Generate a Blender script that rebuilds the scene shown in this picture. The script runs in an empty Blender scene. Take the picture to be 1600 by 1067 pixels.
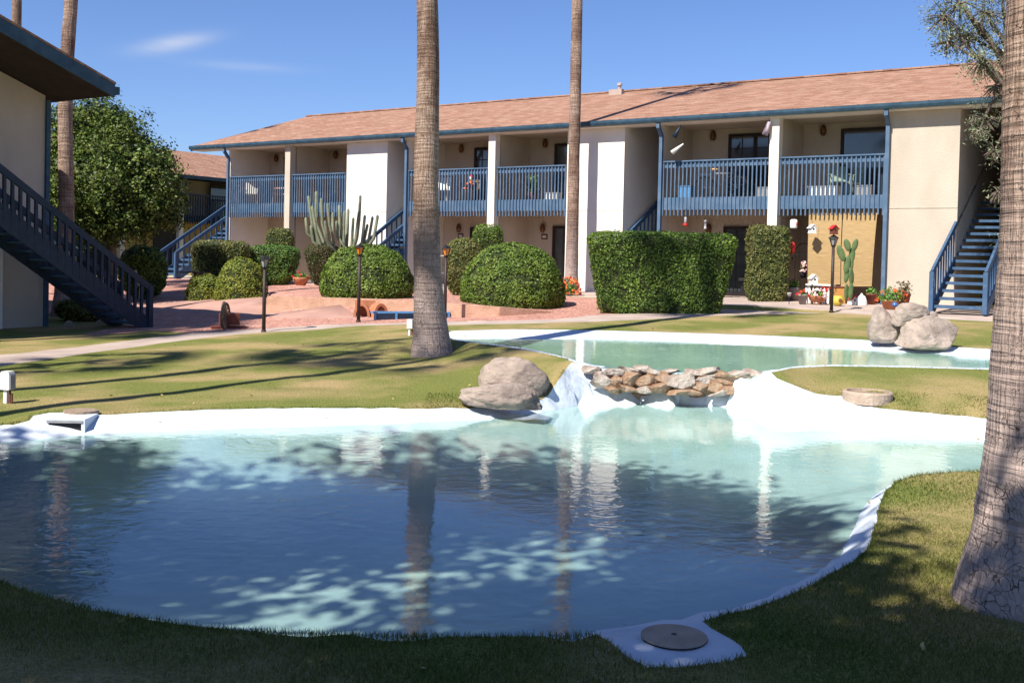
import bpy, bmesh, math, random
import numpy as np
from mathutils import Vector, Matrix, noise
from mathutils.geometry import delaunay_2d_cdt
RNG = np.random.default_rng(7); random.seed(7)
SC = bpy.context.scene; COL = SC.collection
# ---------------------------------------------------------------- camera
F_, P_, R_, Y0_ = 1650.0, .0256, .0232, 444.5
vF = np.array([0, math.cos(P_), -math.sin(P_)]); vR0 = np.array([1., 0, 0]); vU0 = np.array([0, math.sin(P_), math.cos(P_)])
vR = vR0*math.cos(R_)+vU0*math.sin(R_); vU = -vR0*math.sin(R_)+vU0*math.cos(R_)
EYE = np.array([0, 0, 1.65])
cam = bpy.data.cameras.new('camera'); co = bpy.data.objects.new('camera', cam); COL.objects.link(co)
co.matrix_world = Matrix(((vR[0], vU[0], -vF[0], 0), (vR[1], vU[1], -vF[1], 0), (vR[2], vU[2], -vF[2], 1.65), (0, 0, 0, 1)))
cam.sensor_width = 36; cam.lens = F_/1600*36; cam.shift_y = -(533.5-Y0_)/1600; cam.clip_end = 2000; cam.clip_start = .05
SC.camera = co
# ---------------------------------------------------------------- light
SUN_AZ, SUN_EL = math.radians(40), math.radians(49)     # azimuth in which shadows fall, from +Y to +X
sd = Vector((math.sin(SUN_AZ)*math.cos(SUN_EL), math.cos(SUN_AZ)*math.cos(SUN_EL), -math.sin(SUN_EL)))
sl = bpy.data.lights.new('sun', 'SUN'); sl.energy = 5.0; sl.angle = math.radians(.55); sl.color = (1, .94, .84)
so = bpy.data.objects.new('sun', sl); COL.objects.link(so); so.rotation_euler = sd.to_track_quat('-Z', 'Y').to_euler()
W = bpy.data.worlds.new('World'); SC.world = W; W.use_nodes = True
nt = W.node_tree; nt.nodes.clear()
sky = nt.nodes.new('ShaderNodeTexSky'); sky.sky_type = 'NISHITA'; sky.sun_disc = False
sky.sun_elevation = SUN_EL; sky.sun_rotation = SUN_AZ+math.pi; sky.air_density = 1.0; sky.dust_density = .3; sky.ozone_density = 2.6; sky.altitude = 300
bg = nt.nodes.new('ShaderNodeBackground'); bg.inputs[1].default_value = .05
wo = nt.nodes.new('ShaderNodeOutputWorld')
# thin wisps of high cloud, in sky directions
def nd(t, **k):
    q = nt.nodes.new(t)
    for a_, v_ in k.items(): setattr(q, a_, v_)
    return q
tc = nd('ShaderNodeTexCoord')
def vdot(v):
    q = nd('ShaderNodeVectorMath', operation='DOT_PRODUCT'); nt.links.new(tc.outputs['Generated'], q.inputs[0]); q.inputs[1].default_value = v; return q.outputs['Value']
def mth(op, a_, b_):
    q = nd('ShaderNodeMath', operation=op)
    for i_, v_ in enumerate((a_, b_)):
        if isinstance(v_, (int, float)): q.inputs[i_].default_value = v_
        else: nt.links.new(v_, q.inputs[i_])
    return q.outputs[0]
def gauss(v, c, w):
    q = mth('DIVIDE', mth('SUBTRACT', v, c), w); return mth('POWER', 2.718, mth('MULTIPLY', mth('MULTIPLY', q, q), -1.0))
mp = nd('ShaderNodeMapping'); mp.inputs['Rotation'].default_value = (0, .35, .2); mp.inputs['Scale'].default_value = (6, 6, 34)
nz = nd('ShaderNodeTexNoise'); nz.inputs['Scale'].default_value = 1.5; nz.inputs['Detail'].default_value = 6; nt.links.new(tc.outputs['Generated'], mp.inputs[0]); nt.links.new(mp.outputs[0], nz.inputs[0])
vx, vz = vdot((1, 0, 0)), vdot((0, 0, 1))
def wisp(cx, cz, wx, wz, tilt, amp):                     # a thin high cloud streak: centre, half sizes, tilt, strength
    zz = mth('SUBTRACT', vz, mth('MULTIPLY', mth('SUBTRACT', vx, cx), tilt)); return mth('MULTIPLY', mth('MULTIPLY', gauss(vx, cx, wx), gauss(zz, cz, wz)), amp)
wsum = mth('ADD', mth('ADD', wisp(-.303, .181, .030, .0065, .24, .62), wisp(-.245, .166, .045, .004, .0, .18)), wisp(-.235, .238, .05, .008, .1, .28))
wn = mth('MULTIPLY', wsum, mth('ADD', mth('MULTIPLY', nz.outputs[0], 1.9), -.25))
rp = nd('ShaderNodeClamp'); nt.links.new(wn, rp.inputs[0])
mx = nt.nodes.new('ShaderNodeMixRGB'); mx.inputs[2].default_value = (9, 9.5, 11, 1)

tn = nt.nodes.new('ShaderNodeMixRGB'); tn.blend_type = 'MULTIPLY'; tn.inputs[0].default_value = 1; tn.inputs[2].default_value = (1.08, 1.27, 1.75, 1); nt.links.new(sky.outputs[0], tn.inputs[1])
nt.links.new(rp.outputs[0], mx.inputs[0]); nt.links.new(tn.outputs[0], mx.inputs[1]); nt.links.new(mx.outputs[0], bg.inputs[0]); nt.links.new(bg.outputs[0], wo.inputs[0])
SC.view_settings.view_transform = 'Standard'; SC.view_settings.look = 'None'; SC.view_settings.exposure = .72; SC.view_settings.gamma = 1
SC.render.engine = 'CYCLES'; SC.cycles.transparent_max_bounces = 16; SC.cycles.max_bounces = 8
# ---------------------------------------------------------------- pixel rays of the photograph -> points in the place
def ray(x, y): return vF*F_+vR*(x-800)-vU*(y-Y0_)
def gz(x, y, z):
    d = ray(x, y); return EYE+d*((z-1.65)/d[2])
def gy(x, y, Y):
    d = ray(x, y); return EYE+d*(Y/d[1])
PHI = .9711
bu = np.array([math.sin(PHI), -math.cos(PHI), 0]); bn = np.array([math.cos(PHI), math.sin(PHI), 0]); BA = np.array([411/1650*30, 30, 0.])
BROT = math.atan2(bu[1], bu[0])
def LP(s, n, z=0): return BA+bu*s+bn*n+np.array([0, 0, z])       # facade frame -> world
def fac(x, y, off=0):                                             # pixel -> (s, z) on the facade plane moved back by off
    d = ray(x, y); t = ((BA+bn*off-EYE)@bn)/(d@bn); p = EYE+d*t
    return (p-BA)@bu, p[2]
def facw(x, y, off=0):
    s, z = fac(x, y, off); return LP(s, off, z)
# ---------------------------------------------------------------- materials
def mat(name, col, rough=.8, col2=None, scale=4, bump=0, bscale=30, detail=4, spec=.3, metal=0, lo=.35, hi=.65, stretch=None, island=0, coords='Object', trans=0):
    m = bpy.data.materials.new(name); m.use_nodes = True; n = m.node_tree; b = n.nodes['Principled BSDF']
    b.inputs['Roughness'].default_value = rough; b.inputs['Specular IOR Level'].default_value = spec; b.inputs['Metallic'].default_value = metal
    b.inputs['Base Color'].default_value = (*col, 1)
    t = n.nodes.new('ShaderNodeTexCoord'); src = t.outputs[coords]
    if stretch:
        q = n.nodes.new('ShaderNodeMapping'); q.inputs['Scale'].default_value = stretch; n.links.new(src, q.inputs[0]); src = q.outputs[0]
    out = None
    if col2:
        z = n.nodes.new('ShaderNodeTexNoise'); z.inputs['Scale'].default_value = scale; z.inputs['Detail'].default_value = detail; n.links.new(src, z.inputs[0])
        r = n.nodes.new('ShaderNodeMapRange'); r.inputs[1].default_value = lo; r.inputs[2].default_value = hi; n.links.new(z.outputs[0], r.inputs[0])
        x = n.nodes.new('ShaderNodeMixRGB'); x.inputs[1].default_value = (*col, 1); x.inputs[2].default_value = (*col2, 1); n.links.new(r.outputs[0], x.inputs[0]); out = x.outputs[0]
    if island:
        g = n.nodes.new('ShaderNodeNewGeometry'); h = n.nodes.new('ShaderNodeHueSaturation')
        r = n.nodes.new('ShaderNodeMapRange'); r.inputs[3].default_value = 1-island; r.inputs[4].default_value = 1+island; n.links.new(g.outputs['Random Per Island'], r.inputs[0])
        n.links.new(r.outputs[0], h.inputs['Value'])
        if out: n.links.new(out, h.inputs['Color'])
        else: h.inputs['Color'].default_value = (*col, 1)
        out = h.outputs[0]
    if out: n.links.new(out, b.inputs['Base Color'])
    if bump:
        z = n.nodes.new('ShaderNodeTexNoise'); z.inputs['Scale'].default_value = bscale; z.inputs['Detail'].default_value = 6; n.links.new(src, z.inputs[0])
        u = n.nodes.new('ShaderNodeBump'); u.inputs['Strength'].default_value = bump; u.inputs['Distance'].default_value = .05; n.links.new(z.outputs[0], u.inputs['Height']); n.links.new(u.outputs[0], b.inputs['Normal'])
    if trans:
        tr = n.nodes.new('ShaderNodeBsdfTranslucent'); ms = n.nodes.new('ShaderNodeMixShader'); ms.inputs[0].default_value = trans
        if out: n.links.new(out, tr.inputs[0])
        else: tr.inputs[0].default_value = (*col, 1)
        n.links.new(b.outputs[0], ms.inputs[1]); n.links.new(tr.outputs[0], ms.inputs[2]); n.links.new(ms.outputs[0], n.nodes['Material Output'].inputs[0])
    return m
M = {}
M['stucco'] = mat('stucco', (.55, .475, .39), .9, (.48, .41, .335), 1.4, .35, 60, detail=8, stretch=(1, 1, .4))
M['stucco_white'] = mat('stucco_white', (.80, .76, .69), .9, (.75, .70, .63), 1.2, .3, 60)
M['stucco_old'] = mat('stucco_old', (.56, .49, .40), .9, (.50, .43, .35), 1.5, .3, 60)
M['blue'] = mat('blue_paint', (.048, .10, .185), .55, (.085, .15, .25), 6, .1, 40, lo=.5, hi=.8)
M['blue_light'] = mat('blue_paint_worn', (.072, .13, .215), .6, (.13, .19, .275), 3, .1, 40, lo=.45, hi=.8)
M['navy'] = mat('navy_paint', (.010, .024, .045), .5, (.018, .034, .06), 6)
M['navy_tread'] = mat('blue_tread_paint', (.03, .07, .12), .6, (.05, .10, .15), 5)
M['gutter'] = mat('gutter_paint', (.025, .06, .095), .4, (.045, .09, .13), 5)
M['dark'] = mat('dark_wood', (.02, .014, .013), .5, (.03, .02, .02), 5)
M['soffit'] = mat('soffit_brown', (.05, .035, .028), .8, (.035, .025, .02), 4)
M['cream'] = mat('cream_paint', (.78, .72, .62), .7, (.70, .63, .54), 3, .1, 50)
M['black'] = mat('black_metal', (.012, .012, .014), .45, (.02, .018, .018), 20)
M['brownpost'] = mat('brown_metal', (.03, .02, .018), .5, (.045, .03, .025), 12)
M['white'] = mat('white_paint', (.8, .8, .78), .5, (.7, .7, .67), 8)
M['beige'] = mat('beige_plastic', (.62, .57, .47), .6, (.54, .49, .4), 9)
M['grey'] = mat('grey_plastic', (.3, .3, .3), .5, (.24, .24, .25), 9)
M['red'] = mat('red_paint', (.55, .03, .03), .4, (.42, .02, .02), 9)
M['purple'] = mat('purple_paint', (.05, .025, .09), .5, (.6, .55, .6), 14, stretch=(1, 1, .05))
M['amber'] = mat('amber_glass', (.65, .24, .03), .15, (.5, .17, .02), 9, spec=.6)
M['frost'] = mat('frosted_glass', (.34, .32, .33), .2, (.26, .25, .26), 9, spec=.6)
M['terra'] = mat('terracotta', (.48, .19, .10), .85, (.38, .15, .08), 6, .2, 40)
M['clay'] = mat('dark_clay', (.16, .05, .035), .7, (.2, .07, .05), 6)
M['potgrey'] = mat('grey_pot', (.24, .2, .2), .7, (.3, .25, .24), 6)
M['soil'] = mat('soil', (.05, .035, .025), .95, (.08, .05, .035), 20, .5, 30)
M['brass'] = mat('brass', (.20, .09, .04), .4, (.12, .05, .025), 9, metal=.3)
M['wood'] = mat('weathered_wood', (.12, .08, .055), .85, (.19, .14, .10), 8, .3, 20, stretch=(1, 1, 6))
M['redwood'] = mat('red_wood', (.2, .06, .04), .8, (.14, .045, .03), 8)
M['yellow'] = mat('yellow_glaze', (.62, .48, .07), .5, (.5, .35, .05), 9)
M['crate_blue'] = mat('blue_plastic', (.10, .27, .5), .4, (.08, .22, .44), 9)
M['sage'] = mat('sage_plastic', (.26, .33, .27), .5, (.22, .28, .23), 9)
M['chrome'] = mat('chrome', (.6, .6, .6), .2, (.5, .5, .5), 9, metal=1)
M['rubber'] = mat('rubber', (.015, .015, .015), .7, (.025, .025, .025), 9)
M['glass_dark'] = mat('window_glass', (.035, .045, .05), .06, (.06, .07, .075), 1.5, spec=.9)
M['blueball'] = mat('blue_ball', (.05, .13, .5), .08, (.06, .16, .55), 3, spec=.9)
M['pink'] = mat('pink_petals', (.75, .35, .38), .7, (.85, .7, .66), 30, island=.2)
M['redflower'] = mat('red_petals', (.6, .03, .03), .7, island=.3)
M['orange'] = mat('orange_petals', (.75, .2, .04), .7, (.65, .06, .03), 9, island=.3)
def leafmat(name, a, b, isl=.55, sc=2.2, tr=.25, **k): return mat(name, a, .5, b, sc, spec=.35, island=isl, trans=tr, lo=.35, hi=.65, detail=6, **k)
M['leaf_hedge'] = leafmat('hedge_leaves', (.075, .14, .018), (.15, .23, .035))
M['leaf_dome'] = leafmat('dome_leaves', (.085, .15, .018), (.17, .24, .04))
M['leaf_yellow'] = leafmat('yellow_green_leaves', (.15, .20, .022), (.27, .29, .045))
M['leaf_bright'] = leafmat('bright_green_leaves', (.07, .16, .03), (.13, .22, .04))
M['leaf_dull'] = leafmat('dull_leaves', (.11, .14, .03), (.20, .19, .06))
M['leaf_brown'] = leafmat('browning_leaves', (.13, .10, .05), (.07, .09, .025))
M['leaf_citrus'] = leafmat('citrus_leaves', (.035, .075, .010), (.15, .19, .035), .8, 2.5)
M['leaf_olive'] = leafmat('olive_leaves', (.14, .18, .10), (.30, .33, .20), .5, 3)
M['leaf_palm'] = leafmat('palm_fronds', (.07, .11, .02), (.12, .14, .04))
M['leaf_pot'] = leafmat('pot_plant_leaves', (.08, .2, .03), (.16, .28, .05))
M['leaf_copper'] = leafmat('copper_leaves', (.14, .09, .05), (.10, .12, .04))
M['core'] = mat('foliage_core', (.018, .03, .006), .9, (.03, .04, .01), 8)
M['twig'] = mat('twigs', (.10, .07, .05), .9, (.16, .12, .09), 8)
M['cactus'] = mat('cactus_skin', (.15, .18, .11), .6, (.24, .26, .18), 3, .2, 12)
M['pear'] = mat('prickly_pear_skin', (.065, .11, .04), .6, (.11, .16, .06), 5, .2, 20)
def gravel_mat():
    m = bpy.data.materials.new('pink_gravel'); m.use_nodes = True; n = m.node_tree; b = n.nodes['Principled BSDF']; b.inputs['Roughness'].default_value = .9
    t = n.nodes.new('ShaderNodeTexCoord'); v = n.nodes.new('ShaderNodeTexVoronoi'); v.inputs['Scale'].default_value = 16; n.links.new(t.outputs['Object'], v.inputs[0])
    r = n.nodes.new('ShaderNodeValToRGB'); e = r.color_ramp.elements; e[0].color = (.34, .14, .10, 1); e[1].color = (.60, .33, .26, 1)
    sp = n.nodes.new('ShaderNodeSeparateColor'); n.links.new(v.outputs['Color'], sp.inputs[0]); n.links.new(sp.outputs[0], r.inputs[0])
    z = n.nodes.new('ShaderNodeTexNoise'); z.inputs['Scale'].default_value = 1.1; n.links.new(t.outputs['Object'], z.inputs[0])
    x = n.nodes.new('ShaderNodeMixRGB'); x.blend_type = 'MULTIPLY'; x.inputs[0].default_value = .5; n.links.new(r.outputs[0], x.inputs[1]); n.links.new(z.outputs[0], x.inputs[2])
    h = n.nodes.new('ShaderNodeHueSaturation'); h.inputs['Value'].default_value = 1.25; n.links.new(x.outputs[0], h.inputs['Color'])
    n.links.new(h.outputs[0], b.inputs['Base Color'])
    u = n.nodes.new('ShaderNodeBump'); u.inputs['Strength'].default_value = .9; u.inputs['Distance'].default_value = .03; u.invert = True; n.links.new(v.outputs['Distance'], u.inputs['Height']); n.links.new(u.outputs[0], b.inputs['Normal'])
    return m
M['gravel'] = gravel_mat()
M['concrete'] = mat('pinkish_concrete', (.46, .37, .32), .9, (.37, .29, .25), 1.5, .25, 40)
M['plaza'] = mat('pink_paving', (.45, .27, .22), .9, (.38, .22, .18), 1.5, .25, 30)
M['wallstone'] = mat('tan_retaining_wall', (.52, .32, .23), .9, (.42, .25, .17), 4, .5, 30)
M['paint'] = mat('pool_paint', (.60, .65, .71), .75, (.43, .51, .59), 2.2, .5, 7, detail=9, lo=.45, hi=.75)
M['tan'] = mat('tan_concrete', (.44, .34, .26), .9, (.36, .27, .2), 7, .4, 30)
M['floor'] = mat('pool_floor_paint', (.66, .69, .66), .8, (.50, .56, .54), 1.3, .3, 5, detail=8, lo=.4, hi=.7)
M['concrete_old'] = mat('old_concrete', (.33, .25, .19), .9, (.26, .19, .14), 6, .5, 30)
M['slate'] = mat('waterfall_stone', (.19, .14, .11), .85, (.42, .36, .31), 4, .9, 14, island=.35)
M['rust'] = mat('rust_stained_stone', (.19, .095, .045), .85, (.34, .24, .165), 6, .9, 14)
def rock_mat():
    m = mat('boulder_stone', (.47, .375, .315), .9, (.29, .23, .195), 3.2, 0, detail=8, lo=.4, hi=.62); n = m.node_tree; b = n.nodes['Principled BSDF']
    t = n.nodes.new('ShaderNodeTexCoord'); mpp = n.nodes.new('ShaderNodeMapping'); mpp.inputs['Scale'].default_value = (1, 1, 1.5); mpp.inputs['Rotation'].default_value = (.2, .3, 0)
    z = n.nodes.new('ShaderNodeTexNoise'); z.inputs['Scale'].default_value = 3; z.inputs['Detail'].default_value = 12; z.inputs['Roughness'].default_value = .7
    n.links.new(t.outputs['Object'], mpp.inputs[0]); n.links.new(mpp.outputs[0], z.inputs[0])
    u = n.nodes.new('ShaderNodeBump'); u.inputs['Strength'].default_value = 1; u.inputs['Distance'].default_value = .14; n.links.new(z.outputs[0], u.inputs['Height']); n.links.new(u.outputs[0], b.inputs['Normal'])
    return m
M['rock'] = rock_mat()
def grass_mat():
    m = bpy.data.materials.new('lawn_grass'); m.use_nodes = True; n = m.node_tree; b = n.nodes['Principled BSDF']; b.inputs['Roughness'].default_value = .9; b.inputs['Specular IOR Level'].default_value = .15
    t = n.nodes.new('ShaderNodeTexCoord')
    def nz(s, d=4):
        z = n.nodes.new('ShaderNodeTexNoise'); z.inputs['Scale'].default_value = s; z.inputs['Detail'].default_value = d; n.links.new(t.outputs['Object'], z.inputs[0]); return z
    def mixc(f, a, c, lo, hi):
        r = n.nodes.new('ShaderNodeMapRange'); r.inputs[1].default_value = lo; r.inputs[2].default_value = hi; n.links.new(f.outputs[0], r.inputs[0])
        x = n.nodes.new('ShaderNodeMixRGB'); n.links.new(r.outputs[0], x.inputs[0])
        for i, q in ((1, a), (2, c)):
            if isinstance(q, tuple): x.inputs[i].default_value = (*q, 1)
            else: n.links.new(q, x.inputs[i])
        return x.outputs[0]
    fine = mixc(nz(55, 3), (.10, .13, .022), (.24, .24, .07), .35, .65)
    dry = mixc(nz(40, 3), (.28, .22, .09), (.44, .32, .16), .35, .65)
    c = mixc(nz(.6, 9), fine, dry, .43, .64)
    c = mixc(nz(1.7, 3), c, (.07, .105, .018), .55, .95)
    n.links.new(c, b.inputs['Base Color'])
    u = n.nodes.new('ShaderNodeBump'); u.inputs['Strength'].default_value = .8; u.inputs['Distance'].default_value = .04; n.links.new(nz(45, 6).outputs[0], u.inputs['Height']); n.links.new(u.outputs[0], b.inputs['Normal'])
    return m
M['grass'] = grass_mat()
M['blade'] = mat('grass_blades', (.085, .125, .02), .6, (.22, .21, .06), .6, island=.45, trans=.3, lo=.42, hi=.7, spec=.2)
def roof_mat():
    m = bpy.data.materials.new('roof_shingles'); m.use_nodes = True; n = m.node_tree; b = n.nodes['Principled BSDF']; b.inputs['Roughness'].default_value = .9; b.inputs['Specular IOR Level'].default_value = .1
    t = n.nodes.new('ShaderNodeTexCoord'); r = n.nodes.new('ShaderNodeTexBrick'); r.inputs['Scale'].default_value = 1; r.inputs['Brick Width'].default_value = .30; r.inputs['Row Height'].default_value = .14
    r.inputs['Mortar Size'].default_value = .006; r.offset = .37; r.inputs['Bias'].default_value = 0
    r.inputs['Color1'].default_value = (.25, .128, .085, 1); r.inputs['Color2'].default_value = (.36, .222, .16, 1); r.inputs['Mortar'].default_value = (.20, .09, .06, 1)
    n.links.new(t.outputs['Object'], r.inputs[0])
    z = n.nodes.new('ShaderNodeTexNoise'); z.inputs['Scale'].default_value = 1.3; z.inputs['Detail'].default_value = 6; n.links.new(t.outputs['Object'], z.inputs[0])
    x = n.nodes.new('ShaderNodeMixRGB'); x.blend_type = 'OVERLAY'; x.inputs[0].default_value = .25; n.links.new(r.outputs[0], x.inputs[1]); n.links.new(z.outputs[0], x.inputs[2]); n.links.new(x.outputs[0], b.inputs['Base Color'])
    u = n.nodes.new('ShaderNodeBump'); u.inputs['Strength'].default_value = .4; u.inputs['Distance'].default_value = .02; n.links.new(r.outputs[1], u.inputs['Height']); u.invert = True; n.links.new(u.outputs[0], b.inputs['Normal'])
    return m
M['roof'] = roof_mat()
def bark_mat(name, big):
    m = bpy.data.materials.new(name); m.use_nodes = True; n = m.node_tree; b = n.nodes['Principled BSDF']; b.inputs['Roughness'].default_value = .9; b.inputs['Specular IOR Level'].default_value = .15
    t = n.nodes.new('ShaderNodeTexCoord'); uv = t.outputs['UV']          # u around in metres, v up in metres
    def mp_(s):
        q = n.nodes.new('ShaderNodeMapping'); q.inputs['Scale'].default_value = s; n.links.new(uv, q.inputs[0])
        w = n.nodes.new('ShaderNodeTexNoise'); w.inputs['Scale'].default_value = 2.5; w.inputs['Detail'].default_value = 3; n.links.new(uv, w.inputs[0])
        a = n.nodes.new('ShaderNodeMixRGB'); a.blend_type = 'LINEAR_LIGHT'; a.inputs[0].default_value = .35; n.links.new(q.outputs[0], a.inputs[1]); n.links.new(w.outputs[1], a.inputs[2]); return a.outputs[0]
    def noi(s, sc=1, d=5):
        z = n.nodes.new('ShaderNodeTexNoise'); z.inputs['Scale'].default_value = sc; z.inputs['Detail'].default_value = d; n.links.new(mp_(s), z.inputs[0]); return z.outputs[0]
    def ramp(v, lo, hi, a=0, c=1):
        r = n.nodes.new('ShaderNodeMapRange'); r.inputs[1].default_value = lo; r.inputs[2].default_value = hi; r.inputs[3].default_value = a; r.inputs[4].default_value = c; n.links.new(v, r.inputs[0]); return r.outputs[0]
    def vor(s, sc):
        v = n.nodes.new('ShaderNodeTexVoronoi'); v.feature = 'DISTANCE_TO_EDGE'; v.inputs['Scale'].default_value = sc; n.links.new(mp_(s), v.inputs[0]); return v.outputs[0]
    rings = noi((1.2, 26, 1), 1, 4); fiss = noi((34, 2.2, 1), 1, 4); big_n = noi((1.2, 1.1, 1), 1, 4)
    cs = 15 if big else 12; ck = ramp(vor((1.7, .75, 1), cs), 0, .03); msk = ramp(noi((3, 5, 1), 1, 3), .47, .6)   # cracks, only in places
    def math_(op, a, c_):
        q = n.nodes.new('ShaderNodeMath'); q.operation = op
        for i_, v_ in enumerate((a, c_)):
            if isinstance(v_, (int, float)): q.inputs[i_].default_value = v_
            else: n.links.new(v_, q.inputs[i_])
        return q.outputs[0]
    cr = math_('MAXIMUM', ck, msk)
    c1 = n.nodes.new('ShaderNodeMixRGB'); c1.inputs[1].default_value = (.235, .155, .115, 1); c1.inputs[2].default_value = (.46, .335, .26, 1); n.links.new(ramp(math_('ADD', math_('MULTIPLY', rings, .42 if big else .5), math_('MULTIPLY', fiss, .58 if big else .5)), .40, .60), c1.inputs[0])
    c2 = n.nodes.new('ShaderNodeMixRGB'); c2.blend_type = 'MULTIPLY'; c2.inputs[2].default_value = (.62, .57, .55, 1); n.links.new(ramp(big_n, .46, .60), c2.inputs[0]); n.links.new(c1.outputs[0], c2.inputs[1])
    # grey weathered foot: real colour of old palm bases, by height
    sp = n.nodes.new('ShaderNodeSeparateXYZ'); n.links.new(uv, sp.inputs[0])
    c3 = n.nodes.new('ShaderNodeMixRGB'); c3.inputs[2].default_value = (.40, .325, .30, 1); n.links.new(ramp(sp.outputs[1], 2.6, .8, 0, .7), c3.inputs[0]); n.links.new(c2.outputs[0], c3.inputs[1])
    c4 = n.nodes.new('ShaderNodeMixRGB'); c4.blend_type = 'MULTIPLY'; c4.inputs[0].default_value = .75; n.links.new(c3.outputs[0], c4.inputs[1])
    g = n.nodes.new('ShaderNodeMixRGB'); g.inputs[1].default_value = (.22, .16, .13, 1); g.inputs[2].default_value = (1, 1, 1, 1); n.links.new(cr, g.inputs[0]); n.links.new(g.outputs[0], c4.inputs[2])
    n.links.new(c4.outputs[0], b.inputs['Base Color'])
    a = n.nodes.new('ShaderNodeMath'); a.operation = 'ADD'; n.links.new(rings, a.inputs[0]); n.links.new(fiss, a.inputs[1])
    a2 = n.nodes.new('ShaderNodeMath'); a2.operation = 'ADD'; n.links.new(a.outputs[0], a2.inputs[0]); n.links.new(math_('MULTIPLY', cr, .7), a2.inputs[1])
    u = n.nodes.new('ShaderNodeBump'); u.inputs['Strength'].default_value = .9; u.inputs['Distance'].default_value = .035; n.links.new(a2.outputs[0], u.inputs['Height']); n.links.new(u.outputs[0], b.inputs['Normal'])
    return m
M['bark'] = bark_mat('palm_bark', False); M['bark_near'] = bark_mat('palm_bark_cracked', True)
M['treebark'] = mat('tree_bark', (.11, .08, .06), .9, (.19, .15, .12), 6, .6, 20, stretch=(1, 1, .3))
def shade_mat():
    m = mat('bamboo_blind', (.60, .42, .21), .8, (.40, .27, .12), 3, trans=.25, stretch=(1.5, 1.5, 30), lo=.3, hi=.7); n = m.node_tree; b = n.nodes['Principled BSDF']
    t = n.nodes.new('ShaderNodeTexCoord'); w = n.nodes.new('ShaderNodeTexWave'); w.bands_direction = 'Z'; w.inputs['Scale'].default_value = 14; n.links.new(t.outputs['Object'], w.inputs[0])
    u = n.nodes.new('ShaderNodeBump'); u.inputs['Strength'].default_value = .2; u.inputs['Distance'].default_value = .005; n.links.new(w.outputs[1], u.inputs['Height']); n.links.new(u.outputs[0], b.inputs['Normal']); return m
M['bamboo'] = shade_mat()
def water_mat(name, tint, sc):
    m = bpy.data.materials.new(name); m.use_nodes = True; n = m.node_tree; n.nodes.clear(); o = n.nodes.new('ShaderNodeOutputMaterial')
    tr = n.nodes.new('ShaderNodeBsdfTransparent'); tr.inputs[0].default_value = (*tint, 1)
    gl = n.nodes.new('ShaderNodeBsdfGlossy'); gl.inputs['Roughness'].default_value = .03; gl.inputs[0].default_value = (.95, .97, 1, 1)
    fr = n.nodes.new('ShaderNodeFresnel'); fr.inputs[0].default_value = 1.45
    t = n.nodes.new('ShaderNodeTexCoord'); q = n.nodes.new('ShaderNodeMapping'); q.inputs['Scale'].default_value = (1, 1.25, 1); n.links.new(t.outputs['Object'], q.inputs[0])
    z = n.nodes.new('ShaderNodeTexNoise'); z.inputs['Scale'].default_value = sc; z.inputs['Detail'].default_value = 3; z.inputs['Roughness'].default_value = .55; z.inputs['Distortion'].default_value = .4; n.links.new(q.outputs[0], z.inputs[0])
    z2 = n.nodes.new('ShaderNodeTexNoise'); z2.inputs['Scale'].default_value = .35; z2.inputs['Detail'].default_value = 2; n.links.new(t.outputs['Object'], z2.inputs[0]); r2 = n.nodes.new('ShaderNodeMapRange'); r2.inputs[1].default_value = .38; r2.inputs[2].default_value = .62; r2.inputs[3].default_value = .25; r2.inputs[4].default_value = 1.1; n.links.new(z2.outputs[0], r2.inputs[0])
    u = n.nodes.new('ShaderNodeBump'); n.links.new(r2.outputs[0], u.inputs['Strength']); u.inputs['Distance'].default_value = .0042; n.links.new(z.outputs[0], u.inputs['Height'])
    n.links.new(u.outputs[0], gl.inputs['Normal']); n.links.new(u.outputs[0], fr.inputs['Normal'])
    x = n.nodes.new('ShaderNodeMixShader'); n.links.new(fr.outputs[0], x.inputs[0]); n.links.new(tr.outputs[0], x.inputs[1]); n.links.new(gl.outputs[0], x.inputs[2]); n.links.new(x.outputs[0], o.inputs[0])
    return m
M['water'] = water_mat('pond_water', (.70, .84, .84), 7)
M['water_up'] = water_mat('upper_pond_water', (.66, .82, .76), 6)
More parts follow.
